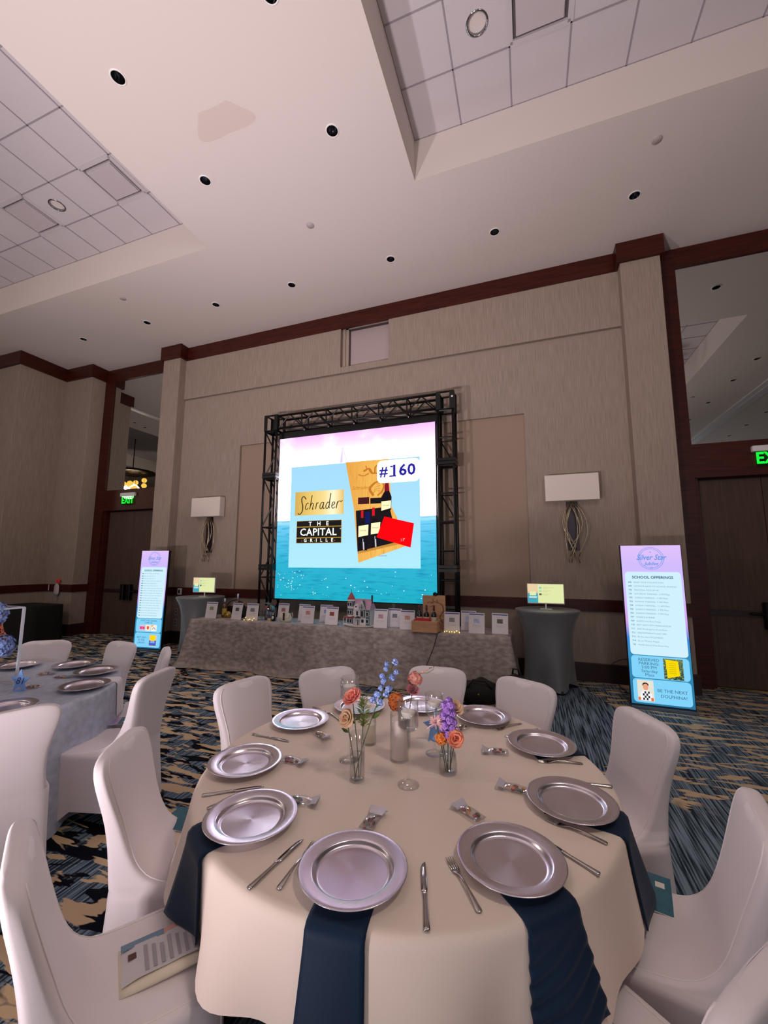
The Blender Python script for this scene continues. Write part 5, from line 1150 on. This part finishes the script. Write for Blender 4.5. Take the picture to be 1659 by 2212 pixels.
MB().rows([[(x*.1*(1-.12*(z < .07)), -.052+.03*(z-.07)/.07*(z > .07), z) for x in (-1, -.6, 0, .6, 1)] for z in (.065, .085, .11, .135, .142)], False).build('flap', CR, t, True)
MB().bbox(-.014, .014, -.06, -.045, .03, .145, .002).build('strap', mat('brown_leather', (70, 36, 26), .4), t); MB().tube([(.085, .0, .125), (.13, -.01, .15), (.155, -.02, .10), (.12, -.03, .03), (.05, -.07, .006), (-.06, -.08, .005), (-.13, -.05, .03), (-.10, -.01, .11)], .005, 6).build('chain', mat('pearl_chain', (206, 212, 206), .3, .4), t, True)
# ---- doll house
t = thing('doll_house', 'white and green doll house with a red cone tower and mauve roof', 'doll house', (-2.42, 5.72, AZ), rad(-4))
HW = mat('house_white', (218, 212, 214), .6); HG = mat('house_green', (84, 108, 108), .6); HR = mat('house_roof', (186, 150, 172), .7, bump=((40, 40, 60), .4)); RD = mat('house_red', (168, 72, 70), .6); RP = mat('porch_red', (150, 44, 62), .6); WN = mat('house_window', (40, 44, 52), .2)
MB().lathe([(.001, 0), (.19, 0), (.225, .012), (.225, .024), (.001, .028)], 40).xform(Matrix.Diagonal((1.08, .62, 1, 1))).build('base', mat('house_base', (206, 198, 190), .6), t, True)
MB().box(-.08, .2, -.07, .1, .028, .27).build('wall', HW, t)
MB().prism([(-.09, .265), (.21, .265), (.19, .40), (-.06, .40)], -.0, .03).build('roof_end', HR, t)
MB().add([(-.095, -.09, .258), (.215, -.09, .258), (.195, .015, .40), (-.07, .015, .40), (-.095, .12, .258), (.215, .12, .258)], [(0, 1, 2, 3), (3, 2, 5, 4), (1, 5, 2), (4, 0, 3), (0, 4, 5, 1)]).build('roof', HR, t)
TWX, TWY = -.118, -.045; oc = [(TWX+.055*math.cos(rad(22.5+45*k)), TWY+.055*math.sin(rad(22.5+45*k))) for k in range(8)]
MB().rows([[(a, b_, z) for a, b_ in oc] for z in (.028, .375)], True, True, True).build('tower', HG, t)
for z in (.14, .265, .37): MB().rows([[(TWX+(a-TWX)*1.1, TWY+(b_-TWY)*1.1, zz) for a, b_ in oc] for zz in (z, z+.025)], True, True, True).build('tower_band', HW, t)
MB().lathe([(.062, .395), (.035, .45), (.001, .505)], 16, (TWX, TWY, 0)).build('tower_roof', RD, t, True); MB().tube([(TWX, TWY, .5), (TWX, TWY, .54)], .003, 6).build('finial', BLACK, t)
for z in (.06, .185, .30):
    for dx in (-.024, .016): MB().box(TWX+dx-.011, TWX+dx+.017, TWY-.0565, TWY-.049, z, z+.05).build('window', WN, MB().box(TWX+dx-.015, TWX+dx+.021, TWY-.055, TWY-.048, z-.005, z+.055).build('window_frame', HW, t))
def win(x0, x1, z0, z1, y=-.07): MB().box(x0, x1, y-.005, y, z0, z1).build('window', WN, MB().box(x0-.006, x1+.006, y-.003, y+.002, z0-.006, z1+.006).build('window_frame', HW, t))
win(-.02, .012, .165, .225); win(.145, .175, .165, .215); win(.14, .18, .065, .11); win(.065, .105, .065, .11)
MB().box(.055, .125, -.10, -.07, .14, .255).build('bay', HG, t); win(.068, .112, .155, .235, -.10)
for xx in (.135,): MB().box(xx, .2, -.0715, -.0695, .028, .25).build('green_siding', HG, t)
MB().prism([(.03, .255), (.145, .255), (.09, .385)], -.108, -.02).build('gable', HG, t)
for p, q in (((.03, .258), (.09, .385)), ((.09, .385), (.145, .258)), ((.03, .262), (.145, .262)), ((.062, .262), (.09, .37)), ((.118, .262), (.09, .37))): MB().tube([(p[0], -.111, p[1]), (q[0], -.111, q[1])], .005, 4).build('gable_timber', HW, t)
MB().prism([(-.045, .25), (.025, .25), (.025, .295), (-.01, .335), (-.045, .295)], -.1, -.02).build('dormer', HW, t); MB().lathe([(.001, 0), (.012, 0), (.012, .004), (.001, .004)], 12).xform(Matrix.Translation((-.01, -.1, .295)) @ Matrix.Rotation(rad(90), 4, 'X')).build('round_window', WN, t)
MB().box(.19, .205, .0, .03, .27, .46).build('chimney', mat('chimney_dark', (50, 44, 54), .7), t)
MB().add([(-.215, -.13, .135), (-.03, -.13, .135), (-.06, -.06, .16), (-.19, -.06, .16), (-.215, -.13, .128), (-.03, -.13, .128)], [(0, 1, 2, 3), (4, 5, 1, 0), (1, 5, 2), (0, 3, 4)]).build('porch_roof', RP, t)
MB().add([(-.025, -.13, .13), (.055, -.13, .13), (.015, -.13, .158), (-.025, -.07, .13), (.055, -.07, .13), (.015, -.07, .158)], [(0, 1, 2), (0, 2, 5, 3), (1, 4, 5, 2), (0, 3, 4, 1)]).build('porch_gable', mat('porch_grey', (80, 66, 76), .6), t)
for x in (-.205, -.155, -.04, -.015, .045): MB().tube([(x, -.125, .024), (x, -.125, .13)], .005, 6).build('porch_post', HW, t)
MB().box(-.21, -.04, -.127, -.123, .028, .05).build('porch_rail', HW, t); MB().box(.0, .03, -.074, -.069, .028, .105).build('door', BLACK, t)
# ---- wine crate, lid, bottles
KX, KY = -1.385, 5.66; PINEW = mat('pine_wood', (206, 158, 120), .55, var=((4, 4, 50), (188, 138, 102)))
t = thing('wine_crate', 'open pine wine crate on the long table, right of centre', 'crate', (KX, KY, AZ), rad(3)); cx_, cy_ = .175, .13
MB().box(-cx_, cx_, -cy_, cy_, 0, .01).build('bottom', PINEW, t)
for s in (-1, 1): MB().bbox(-cx_, cx_, s*cy_-.007, s*cy_+.007, .0, .15, .002).build('side', PINEW, t); MB().bbox(s*cx_-.007, s*cx_+.007, -cy_+.008, cy_-.008, 0, .15, .002).build('end', PINEW, t)
MB().ball((.184, 0, .105), .03, 8, (.1, 1, .35)).build('grip_hole', mat('grip_shadow', (70, 48, 36), .8), t)
text('S', .02, mat('burnt_print', (130, 88, 62), .6), t, (0, -cy_-.008, .105)); text('SCHRADER', .014, MATS['burnt_print'], t, (0, -cy_-.008, .075))
DG = mat('wine_glass', (16, 18, 16), .1, coat=.7); WC = mat('wine_cap', (96, 20, 26), .4); WL = mat('wine_label', (216, 200, 172), .6)
for i, x in enumerate((-.10, .0, .105)): bottle('wine_bottle', f'dark wine bottle with a cream label standing in the crate, {("left", "middle", "right")[i]} of three', KX+x, KY+.02+x*.05, AZ+.045, .305, .038, DG, WC, WL, grp='wine bottles in the crate')
MB2 = MB().bbox(-.13, .13, -.08, .10, .01, .0445, .002); MB2.build('packing_tray', mat('straw', (190, 160, 110), .9), t)
o = MB().bbox(-.10, .10, -.03, .0, 0, .175, .003).build('red_box', mat('red_card', (196, 18, 36), .45), None, False, (KX-.02, KY-.087, AZ+.0105)); tag(o, 'long red gift box in front of the bottles in the crate', 'box')
t = thing('crate_lid', 'upright pine lid with a burnt dragon drawing behind the wine bottles', 'lid', (KX+.07, KY+.20, AZ), rad(3))
MB().bbox(-.165, .165, -.008, .008, 0, .475, .002).build('board', PINEW, t)
dr = MB()
def D3(pts, w_=.012): stroke(dr, [(p[0]*.42, .3+p[1]*.42) for p in pts], w_, -.0095)
D3([(.30, -.5), (.2, -.3), (.32, -.12), (.28, .1), (.14, .16), (.02, .2), (-.1, .16)], .02); D3([(.14, .16), (.1, .28)]); D3([(.0, .2), (-.05, .3)]); D3([(-.02, .14), (-.16, .2), (-.22, .14)]); D3([(-.02, .08), (-.14, .02)]); D3([(.36, -.1), (.22, -.16)]); D3([(.36, -.24), (.22, -.28)]); D3([(.36, -.38), (.24, -.40)])
dr.build('burnt_drawing', MATS['burnt_print'], t); ruffle(.02, 14, 5, .022, (1.3, .5, .7)).build('bow', BLACK, t).location = (.02, 0, .488)
# ---- cable down the cloth, bags on the floor
o = MB().tube([(-1.17, 5.60, .768), (-1.20, 5.555, .764), (-1.21, 5.535, .72), (-1.24, 5.52, .60), (-1.30, 5.505, .45), (-1.36, 5.49, .30), (-1.40, 5.45, .12), (-1.42, 5.40, .01)], .005, 6).build('power_cable', BLACK, None, True); tag(o, 'thin black cable running down the front of the long grey cloth', 'cable')
BG = mat('black_nylon', (12, 12, 14), .7, bump=((60, 60, 60), .4))
def lumpy(r, sq, seed, n=22):
    rn = random.Random(seed); b = MB().ball((0, 0, r*sq[2]*.9), r, n, sq); k = [rn.uniform(0, 6) for _ in range(6)]
    b.v = [(x*(1+.09*math.sin(9*z/r+k[0])+.07*math.sin(7*y/r+k[1])), y*(1+.08*math.sin(8*x/r+k[2])), max(.0, z*(1+.12*math.sin(5*x/r+k[3])*math.sin(4*y/r+k[4])))) for x, y, z in b.v]; return b
t = thing('duffel_bag', 'black duffel bag slumped on the carpet before the long grey cloth', 'bag', (-.63, 5.28, 0), rad(10)); lumpy(.2, (1.5, .55, .75), 4).build('body', BG, t, True)
MB().tube([(-.16, -.09, .2), (-.08, -.11, .30), (.06, -.11, .29), (.14, -.09, .2)], .012, 8).build('strap', BG, t, True); MB().ball((-.02, -.13, .14), .012, 8, (1, .4, 1)).build('badge', mat('brass', (176, 120, 50), .3, .9), t, True)
t = thing('backpack', 'black backpack standing at the right end of the long grey cloth', 'bag', (-.20, 5.33, 0), rad(-8)); lumpy(.17, (.85, .55, 1.15), 9).build('body', BG, t, True); MB().tube([(-.04, 0, .37), (-.03, -.01, .43), (.03, -.01, .43), (.04, 0, .37)], .012, 8).build('handle', BG, t, True); lumpy(.1, (1, .5, .9), 2).build('pocket', BG, t, True).location = (0, -.09, .03)

# ================================================================== COCKTAIL TABLES WITH MONITORS
def highboy(x, y, label, sq=.0):
    t = thing('cocktail_table', label, 'table', (x, y, 0), rad(20), 'spandex covered cocktail tables'); N = 64; rows = []
    for z, r, lob in ((.02, .335, .06), (.1, .325, .05), (.3, .318, .03), (.5, .318, .018), (.7, .325, .008), (.82, .342, 0), (.92, .372, 0), (.99, .408, 0), (1.03, .428, 0), (1.045, .432, 0), (1.053, .428, 0), (1.055, .40, 0), (1.055, .02, 0)):
        rows.append([((r+lob*math.cos(4*a)-lob*.3)*math.cos(a), (r+lob*math.cos(4*a)-lob*.3)*math.sin(a), z+(.07*(1-math.cos(4*a))/2 if z < .05 else 0)) for a in [2*PI*k/N for k in range(N)]])
    MB().rows(rows, True, False, True).build('cover', SPGREY, t, True)
    for k in range(4): a = k*PI/2; MB().lathe([(.001, 0), (.025, 0), (.028, .02), (.02, .05), (.001, .05)], 10, (.355*math.cos(a), .355*math.sin(a), 0)).build('foot', BLACK, t, True)
    MB().tube([(0, 0, .05), (0, 0, 1.03)], .03, 10).build('post', DARKM, t)
    return t
def monitor(x, y, z, rz, label):
    t = thing('monitor', label, 'screen', (x, y, z), rz, 'monitors on the cocktail tables')
    MB().bbox(-.08, .08, -.04, .04, 0, .008, .003).build('base', WHITE, t); MB().box(-.01, .01, .018, .03, .008, .2).build('neck', WHITE, t)
    MB().bbox(-.245, .245, -.012, .018, .075, .355, .003).build('casing', WHITE, t)
    def Q(x0, x1, z0, z1, mt, nm, d=.0): MB().quad((x0, -.0125-d, z0), (x1, -.0125-d, z0), (x1, -.0125-d, z1), (x0, -.0125-d, z1)).build(nm, mt, t)
    E_ = lambda n, c: emis('mon_'+n, c, .95)
    Q(-.238, .238, .088, .35, E_('yellow', (232, 240, 176)), 'display'); Q(-.238, -.10, .232, .35, E_('sand', (240, 214, 170)), 'picture_sky', .0005); Q(-.238, -.10, .218, .245, E_('peach', (240, 190, 160)), 'picture_glow', .0008); Q(-.238, -.10, .088, .225, E_('sea', (72, 168, 190)), 'picture_sea', .0006)
    Q(-.212, -.125, .190, .245, E_('card', (232, 242, 184)), 'picture_card', .0012); Q(-.22, -.115, .150, .178, E_('band', (190, 226, 220)), 'picture_band', .0012)
    for i, (z_, c) in enumerate(((.283, (150, 206, 200)), (.238, (176, 226, 184)), (.193, (110, 100, 80)))):
        Q(-.085, -.05, z_, z_+.026, E_('thumb%d' % i, c), 'thumbnail', .0006); Q(-.035, .11-.03*i, z_+.016, z_+.021, E_('line', (206, 208, 140)), 'faint_line', .0006); Q(-.035, .03, z_+.003, z_+.008, E_('line', (206, 208, 140)), 'faint_line', .0006)
    return t
highboy(.215, 6.30, 'grey covered cocktail table at the right end of the long cloth'); highboy(-5.93, 6.24, 'grey covered cocktail table at the left end of the long cloth')
monitor(.205, 6.30, 1.0555, rad(0), 'monitor with a yellow page on the right cocktail table'); monitor(-5.84, 6.21, 1.0555, rad(4), 'monitor with a yellow page on the left cocktail table')

# ================================================================== ADDED FLOOR LAMPS, UNSEEN BEHIND THE CAMERA
for i, (x, y) in enumerate(ADDED_UPLIGHTS):
    t = thing('uplight', f'{ORD[i]} floor uplight from the left behind the camera', 'lamp', (x, y, 0), 0, 'floor uplights'); MB().lathe([(.001, 0), (.2, 0), (.21, .05), (.21, .38), (.195, .38), (.19, .33), (.001, .33)], 24).build('can', BLACK, t, True)
    MB().lathe([(.001, .335), (.18, .335), (.18, .34), (.001, .34)], 20).build('lens', mat('uplight_lens', (200, 196, 196), .2), t, True)

# ================================================================== SMALL THINGS BY THE WALLS
o = MB().tube([(1.24, 6.02, .006), (1.18, 6.3, .006), (1.12, 6.6, .01), (1.10, 6.755, .10), (1.05, 6.765, .255), (1.10, 6.765, .30), (1.2, 6.775, .345), (1.28, 6.785, .35)], .005, 6).build('sign_cable', BLACK, None, True); tag(o, 'thin dark cable rising over the baseboard behind the right lit poster', 'cable')
t = thing('wall_socket_box', 'pale square socket plate on the rail right of the left lit poster', 'socket', (-7.0, WY-.03, 1.02)); MB().bbox(-.05, .05, -.03, 0, 0, .13, .004).build('plate', WHITE, t); MB().box(-.022, .022, -.032, -.029, .03, .10).build('opening', BLACK, t)
for i, (z, lb) in enumerate(((.58, 'upper white socket plate low beside the left poster'), (.36, 'lower white socket plate low beside the left poster'))):
    t = thing('socket_plate', lb, 'socket', (-7.10, WY, z), group='low socket plates'); MB().bbox(-.04, .04, -.012, 0, 0, .15, .003).build('plate', mat('socket_grey', (170, 162, 156), .5), t)
    for q in (.035, .095): MB().box(-.014, .014, -.0135, -.011, q, q+.025).build('socket', BLACK, t)
t = thing('wall_fitting', 'small white wall fitting with a red cap on the far left column', 'wall fitting', (-10.53, 6.57, .92)); MB().rows([[(w_*math.cos(a), -.03+d*math.sin(a), z) for a in [2*PI*k/14 for k in range(14)]] for z, w_, d in ((0, .05, .02), (.05, .085, .028), (.2, .08, .03), (.27, .03, .02))], True, True, True).build('body', mat('fitting_white', (196, 182, 180), .5), t, True)
MB().ball((.03, -.03, .33), .06, 10, (1, .4, .9)).build('red_cap', mat('fitting_red', (196, 40, 40), .4, emit=(196, 30, 30), es=.15), t, True); MB().tube([(.0, -.02, 0), (-.03, -.005, -.25), (-.05, -.005, -.45)], .006, 6).build('cord', mat('cord_grey', (150, 140, 132), .6), t, True)
o = MB().box(-.012, .012, -.004, 0, 0, .14).build('white_tag', WHITE, None, False, (-10.86, 6.57, 1.02)); tag(o, 'narrow white tag on the dark rail left of the red capped fitting', 'tag')
t = thing('service_table', 'black draped service table in the far left corner', 'table', (-10.35, 5.95, 0)); b = MB(); rows = []
for z, k in ((.004, 1.04), (.4, 1.01), (.74, 1.0), (.76, .985)): rows.append([(.58*k*math.copysign(abs(math.cos(a))**.3, math.cos(a))*(1+.012*math.sin(26*a)*(1-z)), .36*k*math.copysign(abs(math.sin(a))**.3, math.sin(a))*(1+.02*math.sin(26*a)*(1-z)), z) for a in [2*PI*q/90 for q in range(90)]])
b.rows(rows, True, False, True).build('black_drape', mat('black_drape', (10, 9, 10), .85), t, True); MB().box(-.5, .5, -.3, .3, .70, .735).build('tabletop', MATS['plywood'], t)
bake_texts()
